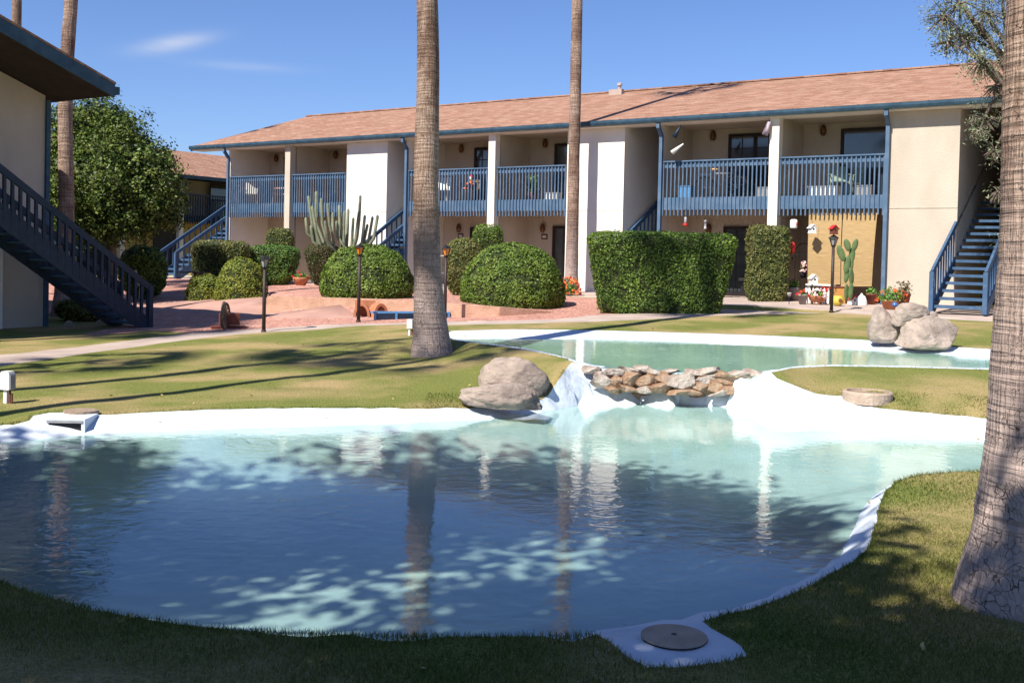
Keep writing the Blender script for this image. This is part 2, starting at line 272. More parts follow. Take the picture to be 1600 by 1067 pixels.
# ---------------------------------------------------------------- mesh helpers
def link(name, me, m=None, parent=None, smooth=False, **tags):
    o = bpy.data.objects.new(name, me); COL.objects.link(o)
    if m: 
        for k in (m if isinstance(m, (list, tuple)) else [m]): me.materials.append(M[k] if isinstance(k, str) else k)
    if parent: o.parent = parent
    if smooth: me.polygons.foreach_set('use_smooth', [True]*len(me.polygons))
    for k, v in tags.items():
        if v: o[k] = v
    return o
def empty(name, loc=(0, 0, 0), rz=0, **tags):
    o = bpy.data.objects.new(name, None); COL.objects.link(o); o.location = Vector(loc); o.rotation_euler = (0, 0, rz); o.empty_display_size = .2
    for k, v in tags.items():
        if v: o[k] = v
    return o
class MB:
    def __init__(s): s.v = []; s.f = []; s.mi = []
    def add(s, v, f, mi=0, mtx=None):
        b = len(s.v)
        for p in v: s.v.append(tuple(mtx@Vector(p)) if mtx else tuple(float(c) for c in p))
        for q in f: s.f.append(tuple(i+b for i in q)); s.mi.append(mi)
        return s
    def box(s, x0, x1, y0, y1, z0, z1, mi=0, mtx=None):
        v = [(x, y, z) for z in (z0, z1) for y in (y0, y1) for x in (x0, x1)]
        return s.add(v, [(0, 2, 3, 1), (4, 5, 7, 6), (0, 1, 5, 4), (2, 6, 7, 3), (0, 4, 6, 2), (1, 3, 7, 5)], mi, mtx)
    def bar(s, a, b, w, h, mi=0):                      # a box beam between two points, h is its height
        a = Vector(a); b = Vector(b); d = (b-a); L = d.length; d.normalize(); side = d.cross(Vector((0, 0, 1)))
        if side.length < 1e-3: side = Vector((1, 0, 0))
        side.normalize(); up = side.cross(d)
        v = [a+side*(i*w/2)+up*(j*h/2)+d*(L*k) for k in (0, 1) for j in (-1, 1) for i in (-1, 1)]
        return s.add(v, [(0, 2, 3, 1), (4, 5, 7, 6), (0, 1, 5, 4), (2, 6, 7, 3), (0, 4, 6, 2), (1, 3, 7, 5)], mi)
    def tube(s, pts, rad, n=8, mi=0, cap=True):
        pts = [Vector(p) for p in pts]; rad = rad if isinstance(rad, (list, tuple)) else [rad]*len(pts); b = len(s.v); prev = None
        for i, p in enumerate(pts):
            d = (pts[min(i+1, len(pts)-1)]-pts[max(i-1, 0)]).normalized()
            if prev is None:
                a = d.cross(Vector((0, 0, 1)));  a = a if a.length > .1 else d.cross(Vector((1, 0, 0)))
            else: a = prev-d*prev.dot(d)
            a.normalize(); prev = a; c = d.cross(a)
            for k in range(n):
                t = 2*math.pi*k/n; s.v.append(tuple(p+(a*math.cos(t)+c*math.sin(t))*rad[i]))
        for i in range(len(pts)-1):
            for k in range(n): s.f.append((b+i*n+k, b+i*n+(k+1) % n, b+(i+1)*n+(k+1) % n, b+(i+1)*n+k)); s.mi.append(mi)
        if cap: s.f.append(tuple(b+k for k in range(n))[::-1]); s.f.append(tuple(b+(len(pts)-1)*n+k for k in range(n))); s.mi += [mi, mi]
        return s
    def lathe(s, prof, c=(0, 0, 0), n=20, mi=0, sx=1, sy=1):
        b = len(s.v)
        for r, z in prof:
            for k in range(n): t = 2*math.pi*(k+.5)/n; s.v.append((c[0]+r*math.cos(t)*sx, c[1]+r*math.sin(t)*sy, c[2]+z))
        for i in range(len(prof)-1):
            for k in range(n): s.f.append((b+i*n+k, b+i*n+(k+1) % n, b+(i+1)*n+(k+1) % n, b+(i+1)*n+k)); s.mi.append(mi)
        s.f.append(tuple(b+k for k in range(n))[::-1]); s.f.append(tuple(b+(len(prof)-1)*n+k for k in range(n))); s.mi += [mi, mi]
        return s
    def ball(s, c, r, n=10, mi=0, sc=(1, 1, 1), rot=None):
        prof = [(math.sin(math.pi*i/n)*1, -math.cos(math.pi*i/n)) for i in range(n+1)]; prof[0] = (.01, -1); prof[-1] = (.01, 1)
        m = Matrix.Translation(Vector(c)) @ (rot.to_4x4() if rot else Matrix.Identity(4)) @ Matrix.Diagonal((r*sc[0], r*sc[1], r*sc[2], 1))
        t = MB(); t.lathe(prof, n=n+4); return s.add(t.v, t.f, mi, m)
    def mesh(s, name):
        me = bpy.data.meshes.new(name); me.from_pydata(s.v, [], s.f); me.polygons.foreach_set('material_index', s.mi); me.update(); return me
    def build(s, name, m, parent=None, smooth=False, **tags): return link(name, s.mesh(name), m, parent, smooth, **tags)
def quads_mesh(name, V, mi=None):                      # V: (N,4,3) array -> mesh of N loose quads
    N = len(V); me = bpy.data.meshes.new(name); me.vertices.add(N*4); me.vertices.foreach_set('co', V.reshape(-1).astype(np.float32))
    me.loops.add(N*4); me.loops.foreach_set('vertex_index', np.arange(N*4, dtype=np.int32)); me.polygons.add(N)
    me.polygons.foreach_set('loop_start', np.arange(0, N*4, 4, dtype=np.int32)); me.update(calc_edges=True); return me
def leaf_quads(P, Nn, size, asp=.55, jit=.9, rng=RNG):  # diamond leaves at points P, loosely facing Nn
    N = len(P); a = rng.normal(size=(N, 3)); nn = Nn+jit*rng.normal(size=(N, 3))*.6; nn /= np.linalg.norm(nn, axis=1)[:, None]
    t = np.cross(nn, a); t /= np.linalg.norm(t, axis=1)[:, None]; b = np.cross(nn, t); L = (size*rng.uniform(.6, 1.3, N))[:, None]
    return np.stack([P-t*L*.5, P-b*L*asp*.5, P+t*L*.5+nn*L*.1, P+b*L*asp*.5], 1)
def merge(name, core, Q, mats, parent=None, **tags):     # solid core (MB) + leaf quads in one mesh
    nb = len(core.v); V = core.v+[tuple(p) for p in Q.reshape(-1, 3)]; Fs = core.f+[(nb+4*i, nb+4*i+1, nb+4*i+2, nb+4*i+3) for i in range(len(Q))]
    me = bpy.data.meshes.new(name); me.from_pydata(V, [], Fs); me.polygons.foreach_set('material_index', core.mi+[1]*len(Q)); me.update()
    return link(name, me, mats, parent, **tags)
def fbm(p, sc=1.): return noise.fractal(Vector(p)*sc, 1., 2., 4)
def super_shape(w, d, h, e=.5, taper=1., seg=26, rough=.04, dome=False, lean=0, seed=0):
    """closed hedge form sitting on z=0: superellipsoid; taper = foot width / top width"""
    V = []; Fc = []; r = seg//2
    for i in range(r+1):
        ph = -math.pi/2+math.pi*i/r
        for k in range(seg):
            th = 2*math.pi*k/seg; sg = lambda c, q: math.copysign(abs(c)**q, c)
            x = sg(math.cos(ph), e)*sg(math.cos(th), e); y = sg(math.cos(ph), e)*sg(math.sin(th), e); z = sg(math.sin(ph), e)
            if dome:
                z = max(0, math.sin(ph)); cc = math.cos(ph) if ph > 0 else 1-.25*(-ph/(math.pi/2)); x = cc**.8*math.cos(th) if cc > 0 else 0; y = cc**.8*math.sin(th) if cc > 0 else 0
                if ph < 0: z = -.0; x *= 1; y *= 1
                z = z*.94+.06 if ph > 0 else .06*(1+ph/(math.pi/2)); zz = z
            else: zz = (z+1)/2
            f = taper+(1-taper)*min(1, zz*1.15) if not dome else (1-.10*(1-min(1, zz*4)))
            nzv = 1+rough*fbm((x*2+seed*7, y*2, zz*2), 1.6)*1.6
            V.append((x*w/2*f*nzv+lean*zz, y*d/2*f*nzv, zz*h*(1+rough*.6*fbm((x*1.5+seed*3, y*1.5, 5), 1.3))))
    for i in range(r):
        for k in range(seg): Fc.append((i*seg+k, i*seg+(k+1) % seg, (i+1)*seg+(k+1) % seg, (i+1)*seg+k))
    return V, Fc
def sample_faces(V, Fc, N, rng=RNG):
    V = np.array(V); Fq = np.array(Fc); a, b, c, d = (V[Fq[:, i]] for i in range(4)); nr = np.cross(c-a, d-b); ar = np.linalg.norm(nr, axis=1)/2+1e-9
    nn = nr/(2*ar[:, None]); i = rng.choice(len(Fq), N, p=ar/ar.sum()); s = rng.random((N, 1)); t = rng.random((N, 1))
    return (a[i]*(1-s)+b[i]*s)*(1-t)+(d[i]*(1-s)+c[i]*s)*t, nn[i]
def bush(name, loc, rz, w, d, h, leaf, N, size, label, cat='shrub', group=None, shaggy=.03, stem=False, **k):
    V, Fc = super_shape(w, d, h, **k); P, Nn = sample_faces(V, Fc, int(N*1.25)); q_ = np.array([fbm(p+7, 2.6) for p in P]); kp = RNG.random(len(P)) < np.clip(1.15+q_*2.2, .12, 1); P, Nn = P[kp], Nn[kp]; N = len(P); ctr = np.array([0, 0, h*.45]); 
    sgn = np.sign(((P-ctr)*Nn).sum(1)); Nn = Nn*np.where(sgn == 0, 1, sgn)[:, None]
    P = P+Nn*RNG.uniform(-.03, shaggy, (N, 1))+Nn*(np.array([fbm(p, 3.5) for p in P])*shaggy)[:, None]
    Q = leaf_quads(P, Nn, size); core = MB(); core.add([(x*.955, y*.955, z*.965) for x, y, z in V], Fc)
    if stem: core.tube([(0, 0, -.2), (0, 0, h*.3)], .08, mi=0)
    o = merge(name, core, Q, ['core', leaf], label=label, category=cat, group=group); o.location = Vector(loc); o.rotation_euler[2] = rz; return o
# ---------------------------------------------------------------- terrain: control heights, then one cut mesh
def W3(lst): return [tuple(gz(x, y, z)) for x, y, z in lst]
def dens(pts, step=.18, closed=True, rough=0):           # smooth resample of a plan outline
    P = [np.array(p, float) for p in pts]; out = []; n = len(P)
    for i in range(n if closed else n-1):
        p0, p1, p2, p3 = (P[(i+j) % n] if closed else P[min(max(i+j, 0), n-1)] for j in (-1, 0, 1, 2)); L = np.linalg.norm((p2-p1)[:2]); k = max(1, int(L/step))
        for j in range(k):
            t = j/k; q = .5*((2*p1)+(-p0+p2)*t+(2*p0-5*p1+4*p2-p3)*t*t+(-p0+3*p1-3*p2+p3)*t**3)
            lin = p1*(1-t)+p2*t; q = q*.7+lin*.3
            if rough: q[:2] += rough*np.array([fbm((q[0], q[1], 1), 5), fbm((q[0], q[1], 9), 5)])
            out.append(q)
    if not closed: out.append(P[-1])
    return out
near_edge = [(1511, 736, -.12), (1470, 738, -.12), (1435, 741, -.12), (1400, 751, -.12), (1385, 765, -.12), (1373, 795, -.12), (1367, 828, -.12), (1343, 868, -.12), (1290, 901, -.12), (1230, 931, -.12), (1175, 951, -.12),
             (1098, 968, -.12), (1170, 1024, -.10), (1010, 1041, -.10), (932, 990, -.12), (850, 992, -.12), (750, 993, -.12), (600, 992, -.12), (480, 988, -.12), (380, 984, -.12), (280, 974, -.12), (200, 961, -.12), (130, 947, -.12), (60, 928, -.12), (0, 907, -.12)]
LE = W3([(20, 662, -.13), (46, 657, -.12), (50, 650, -.11), (75, 645, -.10), (110, 644, -.10), (132, 649, -.12), (200, 646, -.12), (300, 641, -.11), (400, 638, -.1), (500, 637, -.1), (600, 637, -.1), (700, 637, -.12), (745, 637, -.15), (785, 636, -.17), (835, 629, -.15), (858, 617, -.08), (867, 602, .02), (879, 585, .15), (893, 565, .27)])
LE += W3([(915, 574, .2), (960, 577, .17), (1060, 582, .17), (1150, 587, .17), (1190, 586, .2), (1203, 582, .26), (1215, 589, .22), (1235, 601, .15), (1275, 614, .06), (1330, 623, .0), (1345, 630, -.02), (1365, 636, -.04), (1450, 645, -.07), (1530, 653, -.1), (1610, 661, -.1), (1700, 675, -.1), (1730, 695, -.1), (1690, 718, -.1), (1600, 732, -.12)])
LE += W3(near_edge)+[(-3.2, 5.7, -.12), (-4.6, 7.0, -.12), (-5.9, 8.4, -.12), (-6.7, 10, -.13), (-6.3, 11.2, -.13)]
LW = W3([(x, y, -.25) for x, y in [(-30, 690), (40, 688), (90, 683), (135, 679), (200, 676), (300, 672), (400, 669), (500, 666), (600, 663), (700, 658), (780, 653), (850, 643), (890, 636), (930, 631), (1000, 630), (1080, 632), (1140, 637), (1165, 650), (1195, 668), (1215, 674), (1300, 673), (1400, 677), (1480, 684), (1535, 690), (1610, 700), (1600, 722), (1511, 741), (1450, 748), (1400, 762), (1365, 775), (1345, 800), (1325, 845), (1302, 880), (1250, 908), (1190, 938), (1110, 961), (1060, 968), (990, 977), (930, 983)]])
LW += [(p[0]+.02, p[1]+.045, -.25) for p in W3(near_edge[15:])]+[(-3.15, 5.78, -.25), (-4.5, 7.1, -.25), (-5.75, 8.6, -.25), (-6.3, 10, -.25), (-5.95, 10.9, -.25)]
UE = W3([(697, 521, .22), (706, 517, .25), (800, 514.5, .27), (900, 515.5, .27), (1000, 518, .27), (1100, 521, .27), (1200, 524.5, .27), (1300, 529, .27), (1360, 532, .27), (1400, 537, .27), (1485, 542, .27), (1540, 545, .27), (1640, 551, .27), (1740, 560, .27), (1750, 578, .27), (1640, 580, .26), (1531, 577, .26), (1400, 573.5, .26), (1298, 572, .26), (1236, 575, .26), (1212, 580.5, .27), (1203, 581.6, .265)])
UE += W3([(1190, 585, .21), (1150, 586, .18), (1060, 581, .18), (960, 576, .18), (915, 573, .21), (893.5, 564, .275), (884, 560, .26), (852, 552.5, .25), (789, 541.4, .24), (745, 536, .23), (715, 532, .22), (700, 527, .22)])
UW = W3([(x, y, .17) for x, y in [(708, 530.5), (760, 530), (850, 530), (936, 530.6), (1037, 533), (1139, 539), (1250, 542), (1320, 545), (1400, 550), (1489, 554), (1560, 557), (1640, 560), (1700, 568), (1640, 577), (1531, 575), (1400, 571), (1298, 570), (1240, 572.5), (1215, 577)]])
UW += W3([(x, y, .17) for x, y in [(1185, 581), (1150, 582), (1060, 577), (960, 572), (925, 570), (900, 563), (882, 557.5), (850, 549.5), (789, 539), (745, 534.5), (720, 532)]])
walk_low = [(-60, 583, -.2), (0, 572, -.2), (80, 561, -.19), (160, 549, -.17), (250, 536, -.13), (330, 527, -.1), (400, 521, -.07), (470, 515.5, 0), (560, 510, .06), (640, 507.5, .12), (700, 507, .18), (800, 506.5, .24), (900, 503, .30), (1000, 498.5, .36), (1120, 494, .42), (1200, 491, .46), (1299, 488.5, .5), (1363, 487.5, .5), (1430, 491, .5), (1495, 495, .5), (1540, 498, .5), (1650, 506, .5)]
walk_up = [(-60, 563, -.2), (0, 555, -.2), (80, 546, -.19), (160, 537.5, -.17), (250, 526, -.13), (300, 520.5, -.1), (360, 516, -.07), (420, 512, -.02), (560, 505.5, .07), (640, 503, .13), (700, 502, .18), (800, 500.5, .25), (900, 496.5, .31), (950, 491, .36), (1040, 487.5, .42), (1120, 484, .45)]
walk_low, walk_up = W3(walk_low), W3(walk_up)
wb = W3([(418, 489, .0), (560, 493, .07), (640, 494.5, .12), (720, 495.5, .18), (780, 493.5, .24), (860, 489, .30)])
wt_h = [.44, .42, .38, .30, .20, .02]
wt = [(p[0]+.05, p[1]+.16, p[2]+h) for p, h in zip(wb, wt_h)]
ctrl = list(LE)+[tuple(p) for p in dens(LW, .5)]+list(UE)+[tuple(p) for p in dens(UW, .6)]+walk_low+walk_up+wb+wt
ctrl += W3([(900, 600, .08), (925, 612, -.08), (960, 622, -.14), (1060, 624, -.17), (1140, 626, -.15), (1175, 612, -.02), (1200, 640, -.1), (1250, 650, -.12), (1350, 655, -.15), (912, 585, .16)])
ctrl += W3([(675, 557, .02), (640, 575, -.02), (450, 600, -.06), (250, 600, -.13), (100, 620, -.14), (60, 560, -.19), (200, 575, -.14), (500, 540, .0), (600, 530, .06), (800, 580, .08), (760, 600, 0.), (1360, 607, .13), (1480, 610, .12), (1540, 600, .16), (1000, 508, .31), (1250, 510, .38), (67, 511, -.22), (235, 515, -.17), (235, 482, -.05), (460, 498, -.0), (120, 525, -.2), (860, 567, .2), (1250, 590, .22), (1500, 588, .22)])
ctrl += [tuple(LP(s, n, z)) for s, n, z in [(-27, -2.2, .5), (-20, -2.2, .54), (-14, -2.2, .56), (-8, -2.2, .58), (-4, -2.2, .6), (-1.2, -3.3, .57), (3, -3.3, .56), (8, -3.3, .55), (14, -3.3, .55), (-27, 2, .6), (-14, 2, .62), (14, 2, .62), (-4, -.5, .62), (3, -.8, .62), (8, -.8, .62), (3, -1.8, .61), (-27, 16, .6), (14, 16, .6), (-14, -5, .52), (-10, -5, .5), (-8.5, -4.5, .46), (-6, -3.5, .5)]]
ctrl += [(-14, 20, -.22), (-14, 27, -.2), (-13, 33, -.05), (-17, 40, .2), (-20, 50, .4), (-30, 60, .5), (30, 25, .5), (20, 14, .2), (12, 10, .05), (9, 17, .24), (14, 20, .35), (6, 8, -.08), (9, 6, -.05), (3.0, 4.8, -.08), (5, 2, 0), (0, 4.2, -.07), (2, 3.6, -.05), (0, 2, 0), (-3, 4.2, -.06), (-6, 3, -.03), (-8, 7, -.1), (-9, 11, -.13), (-14, 12, -.15),
         (-60, -40, 0), (60, -40, 0), (60, 80, .6), (-60, 80, .5), (0, -20, 0), (60, 20, .4), (-60, 20, 0), (-600, -600, 0), (600, -600, 0), (600, 600, .6), (-600, 600, .6)]
def in_poly(P, poly):
    P = np.asarray(P)[:, :2]; q = np.asarray(poly)[:, :2]; x, y = P[:, 0], P[:, 1]; c = np.zeros(len(P), bool); j = len(q)-1
    for i in range(len(q)):
        xi, yi = q[i]; xj, yj = q[j]
        if yi != yj: c ^= ((yi > y) != (yj > y)) & (x < (xj-xi)*(y-yi)/(yj-yi)+xi)
        j = i
    return c
def seg_dist(P, poly, closed=True):
    P = np.asarray(P)[:, :2]; q = np.asarray(poly)[:, :2]; d = np.full(len(P), 1e9); n = len(q)
    for i in range(n if closed else n-1):
        a = q[i]; b = q[(i+1) % n]; ab = b-a; t = np.clip(((P-a)@ab)/(ab@ab+1e-12), 0, 1); d = np.minimum(d, np.linalg.norm(P-(a+t[:, None]*ab), axis=1))
    return d
LWd = dens(LW, .14); UWd = dens(UW, .2); LWa, UWa = np.array(LWd), np.array(UWd)
cz = {}; cpts = []
for p in ctrl:
    k = (round(p[0], 2), round(p[1], 2))
    if k in cz: continue
    cz[k] = p[2]; cpts.append(p)
cdt_v, _, cdt_f, *_r = delaunay_2d_cdt([Vector(p[:2]) for p in cpts], [], [], 0, 1e-5)
CV = np.array([[v[0], v[1]] for v in cdt_v]); CP = np.array(cpts)
CZ = np.array([CP[np.argmin(((CP[:, :2]-v)**2).sum(1)), 2] for v in CV]); CT = np.array([f[:] for f in cdt_f])
def terrain(P):
    P = np.atleast_2d(np.asarray(P, float))[:, :2]; z = np.full(len(P), 0.); done = np.zeros(len(P), bool)
    for a, b, c in CT:
        A_, B_, C_ = CV[a], CV[b], CV[c]; D = (B_[1]-C_[1])*(A_[0]-C_[0])+(C_[0]-B_[0])*(A_[1]-C_[1])
        if abs(D) < 1e-12: continue
        l1 = ((B_[1]-C_[1])*(P[:, 0]-C_[0])+(C_[0]-B_[0])*(P[:, 1]-C_[1]))/D; l2 = ((C_[1]-A_[1])*(P[:, 0]-C_[0])+(A_[0]-C_[0])*(P[:, 1]-C_[1]))/D; l3 = 1-l1-l2
        m = (l1 >= -1e-6) & (l2 >= -1e-6) & (l3 >= -1e-6) & ~done; z[m] = (l1*CZ[a]+l2*CZ[b]+l3*CZ[c])[m]; done |= m
    for poly, wl in ((LWa, -.25), (UWa, .17)):
        m = in_poly(P, poly)
        if m.any():
            d = seg_dist(P[m], poly); t = np.clip(d/1.3, 0, 1); z[m] = wl-.004-.36*(t*t*(3-2*t)*.8+t*.2)
    return z
def th(x, y): return float(terrain([(x, y)])[0])
def gt(x, y):                                            # pixel -> point on the terrain
    z = .3
    for _ in range(25): p = gz(x, y, z); z = .5*z+.5*th(p[0], p[1])
    p = gz(x, y, z); return np.array([p[0], p[1], th(p[0], p[1])])
LEd = dens(LE, .12, rough=.02); UEd = dens(UE, .15, rough=.02)
apron = [LP(-26, -2.2), LP(-6.2, -2.2), LP(-5.2, -2.6), LP(-1.6, -3.3), LP(13, -3.2), LP(13, 2.05), LP(-26, 2.05)]
walk = [np.array(p) for p in walk_low]+[np.array(p) for p in walk_up][::-1]
lawn_left_join = W3([(200, 466, -.05)])
plaza = [np.array(p) for p in W3([(60, 466, .1), (200, 468, -.03), (300, 471, -.02), (418, 478, 0), (418, 489.5, 0), (560, 493.5, .07), (590, 498.5, .07), (460, 498.5, 0), (330, 491, -.04), (180, 482, -.05), (60, 476, -.05)])]
grav = [np.array(p) for p in walk_up[5:]]+[LP(-1.7, -3.35), LP(-5.2, -2.65), LP(-6.2, -2.25), LP(-26, -2.25)]+[np.array([-22, 38., 0]), np.array([-13, 29., 0]), np.array([-9.5, 26.5, 0])]+[gz(130, 524, -.19), gz(232, 517.5, -.16)]
def no_dup(lines):
    return lines
V2 = []; E2 = []
def add_loop(pts, closed=True):
    b = len(V2)
    for p in pts: V2.append((float(p[0]), float(p[1])))
    n = len(pts)
    for i in range(n if closed else n-1): E2.append((b+i, b+(i+1) % n))
for lp in (LWd, UWd, LEd, UEd, dens(walk, .4), dens([tuple(LP(0, 0)*0+p) for p in apron], 99), dens(plaza, 99), dens(grav, .5)): add_loop(lp)
add_loop(dens([tuple(p) for p in wb], .5, False), False); add_loop(dens([tuple(p) for p in wt], .5, False), False)
def grid(x0, x1, y0, y1, st):
    gx, gy_ = np.meshgrid(np.arange(x0, x1, st), np.arange(y0, y1, st)); return np.stack([gx.ravel(), gy_.ravel()], 1)+RNG.uniform(-.25, .25, (gx.size, 2))*st
for x0, x1, y0, y1, st in ((-8, 9, 3, 20.5, .2), (-16, 16, -2, 36, .55), (-45, 45, -20, 75, 3), (-600, 601, -600, 601, 60)):
    G = grid(x0, x1, y0, y1, st)
    if st == .55: G = G[~((G[:, 0] > -8) & (G[:, 0] < 9) & (G[:, 1] > 3) & (G[:, 1] < 20.5))]
    if st == 3: G = G[~((G[:, 0] > -16) & (G[:, 0] < 16) & (G[:, 1] > -2) & (G[:, 1] < 36))]
    if st == 60: G = G[~((abs(G[:, 0]) < 45) & (G[:, 1] > -20) & (G[:, 1] < 75))]
    V2 += [tuple(g) for g in G]
gv, ge, gf, *_r = delaunay_2d_cdt([Vector(v) for v in V2], E2, [], 0, 1e-4)
GV = np.array([[v[0], v[1]] for v in gv]); GZ = terrain(GV); GF = np.array([f[:] for f in gf]); cen = GV[GF].mean(1)
# soften the facets of the lawn (not at the pool edges or the wall)
edge_d = np.minimum(seg_dist(GV, LEd), seg_dist(GV, UEd)); wd = seg_dist(GV, wb, False); inp = in_poly(GV, LEd) | in_poly(GV, UEd)
free = (edge_d > .02) & (wd > .35) & (np.minimum(seg_dist(GV, LWd), seg_dist(GV, UWd)) > .02)
nb_s = np.zeros(len(GV)); nb_c = np.zeros(len(GV))
for it in range(4):
    nb_s[:] = 0; nb_c[:] = 0
    for a, b in ((0, 1), (1, 2), (2, 0)):
        np.add.at(nb_s, GF[:, a], GZ[GF[:, b]]); np.add.at(nb_c, GF[:, a], 1); np.add.at(nb_s, GF[:, b], GZ[GF[:, a]]); np.add.at(nb_c, GF[:, b], 1)
    k = free & (~inp if it > 1 else True); GZ[k] = .5*GZ[k]+.5*(nb_s/np.maximum(nb_c, 1))[k]
lawnm = ~inp; GZ[lawnm] += np.array([.02*fbm((x, y, 0), .8) if abs(x) < 30 and -5 < y < 30 else 0 for x, y in GV[lawnm]])*np.clip(edge_d[lawnm]*3, 0, 1)
dambump = in_poly(GV, LEd) & (GZ > -.24); GZ[dambump] += .012*np.array([fbm((x, y, 3), 3) for x, y in GV[dambump]])
reg = np.zeros(len(GF), int)                              # 0 lawn
reg[in_poly(cen, dens(grav, .5))] = 3; reg[in_poly(cen, dens(plaza, 99))] = 4; reg[in_poly(cen, dens(walk, .4))] = 2; reg[in_poly(cen, apron)] = 2
reg[in_poly(cen, LEd)] = 1; reg[in_poly(cen, UEd)] = 1; reg[in_poly(cen, LWa)] = 5; reg[in_poly(cen, UWa)] = 5
reg[in_poly(cen, dens(W3([(1098, 966, -.12), (1172, 1024, -.10), (1010, 1042, -.10), (928, 986, -.12)]), 99))] = 1
for r, nm, mt in ((0, 'lawn', 'grass'), (1, 'pool_basin', 'paint'), (2, 'path', 'concrete'), (3, 'gravel_bed', 'gravel'), (4, 'pavement', 'plaza'), (5, 'pool_floor', 'floor')):
    fr = GF[reg == r]; idx, inv = np.unique(fr, return_inverse=True); inv = inv.reshape(-1, 3)
    vv = np.column_stack([GV[idx], GZ[idx]]); a, b, c = vv[inv[:, 0]], vv[inv[:, 1]], vv[inv[:, 2]]
    flip = np.cross(b-a, c-a)[:, 2] < 0; inv[flip] = inv[flip][:, ::-1]
    me = bpy.data.meshes.new(nm); me.from_pydata([tuple(p) for p in vv], [], [tuple(int(i) for i in t) for t in inv]); me.update(); link(nm, me, mt, smooth=True, kind='structure')
def water(nm, poly, z, m, grow):
    me = bpy.data.meshes.new(nm); P = np.array(poly)[:, :2]; c = P.mean(0)
    mb = bmesh.new(); vs = [mb.verts.new((p[0], p[1], z)) for p in P]; f = mb.faces.new(vs); bmesh.ops.triangulate(mb, faces=[f]); bmesh.ops.recalc_face_normals(mb, faces=mb.faces)
    if sum(f.normal.z for f in mb.faces) < 0: bmesh.ops.reverse_faces(mb, faces=mb.faces)
    mb.to_mesh(me); return link(nm, me, m, kind='structure')
water('water', LEd[::2], -.25, 'water', 0)
# upper water is kept inside its own rim (its dam side sits on the stones)
water('water', dens(UE, .4), .172, 'water_up', 0)
# grass blades: short turf near the camera and a fringe along the pool edges
def blades(P, h, w):
    N = len(P); z = terrain(P)-.004; a = RNG.uniform(0, 6.28, N); L = h*RNG.uniform(.5, 1.25, N); le = RNG.normal(size=(N, 2))*.45*L[:, None]; w = w*RNG.uniform(.7, 1.3, N)
    dx = np.stack([np.cos(a)*w, np.sin(a)*w], 1); B = np.column_stack([P, z])
    V = np.zeros((N, 4, 3)); V[:, 0] = B-np.column_stack([dx, np.zeros(N)]); V[:, 1] = B+np.column_stack([dx, np.zeros(N)])
    T = B+np.column_stack([le, L]); V[:, 2] = T+np.column_stack([dx*.2, np.zeros(N)]); V[:, 3] = T-np.column_stack([dx*.2, np.zeros(N)]); return V
def on_grass(P, pad=.0):
    return ~in_poly(P, LEd) & ~in_poly(P, UEd) & ~in_poly(P, dens(walk, 99)) & ~in_poly(P, W3([(1098, 966, -.12), (1172, 1024, -.10), (1010, 1042, -.10), (928, 986, -.12)]))
def scat(x0, x1, y0, y1, N, ratio=.56):
    P = np.column_stack([RNG.uniform(x0, x1, N), RNG.uniform(y0, y1, N)]); P = P[(abs(P[:, 0]) < ratio*P[:, 1]+.3)]; return P[on_grass(P)]
B = [blades(scat(-3.5, 4.5, 3.4, 7.2, 260000), .028, .0019), blades(scat(-1, 7, 7.2, 13, 90000), .022, .0035)]
fr_ = []
for poly, k in ((LEd, 60), (UEd, 16)):
    q = np.array(poly)[:, :2]
    for i in range(len(q)):
        a, b = q[i], q[(i+1) % len(q)]; t = RNG.random((k, 1)); fr_.append(a*(1-t)+b*t+RNG.normal(size=(k, 2))*.03)
fr_ = np.concatenate(fr_); fr_ = fr_[on_grass(fr_)]; fr_ = fr_[seg_dist(fr_, [LE[19+i] for i in range(6)], False) > .4]
B.append(blades(fr_, .030, .0024))
me = quads_mesh('grass', np.concatenate(B)); link('grass', me, 'blade', kind='stuff')
# ---------------------------------------------------------------- main apartment building (local frame: x along the front, y into depth)
ZG, ZF, ZE = .62, 3.55, 5.76                             # ground, upper floor, gutter bottom
def downspout(parent, x, z0, z1):
    m = MB(); m.box(x-.05, x+.05, -.16, -.06, z0, z1-.35); m.bar((x, -.11, z1-.37), (x, -.33, z1-.12), .1, .1); m.bar((x, -.33, z1-.16), (x, -.33, z1+.03), .1, .1)
    m.box(x-.04, x+.04, -.3, -.1, z0-.02, z0+.06); return m.build('downspout', 'blue_light', parent)
def railing(parent, x0, x1, worn='blue_light', lz=ZF):
    r = MB(); r.box(x0, x1, -.075, .06, lz+1.065, lz+1.105); r.box(x0, x1, -.012, .03, lz+.90, lz+1.064)
    o = r.build('railing', worn, parent)
    b = MB(); b.box(x0, x1, -.012, .03, lz-.36, lz+.01); b.build('rim_board', worn, o)
    p = MB(); n = int((x1-x0)/.125); dx = (x1-x0-.04)/n
    for i in range(n+1):
        x = x0+.02+dx*i; dz = random.uniform(-.012, .012); p.box(x-.019, x+.019, -.055, -.013, lz-.535+dz, lz+1.063)
    p.build('picket_row', worn, o); return o
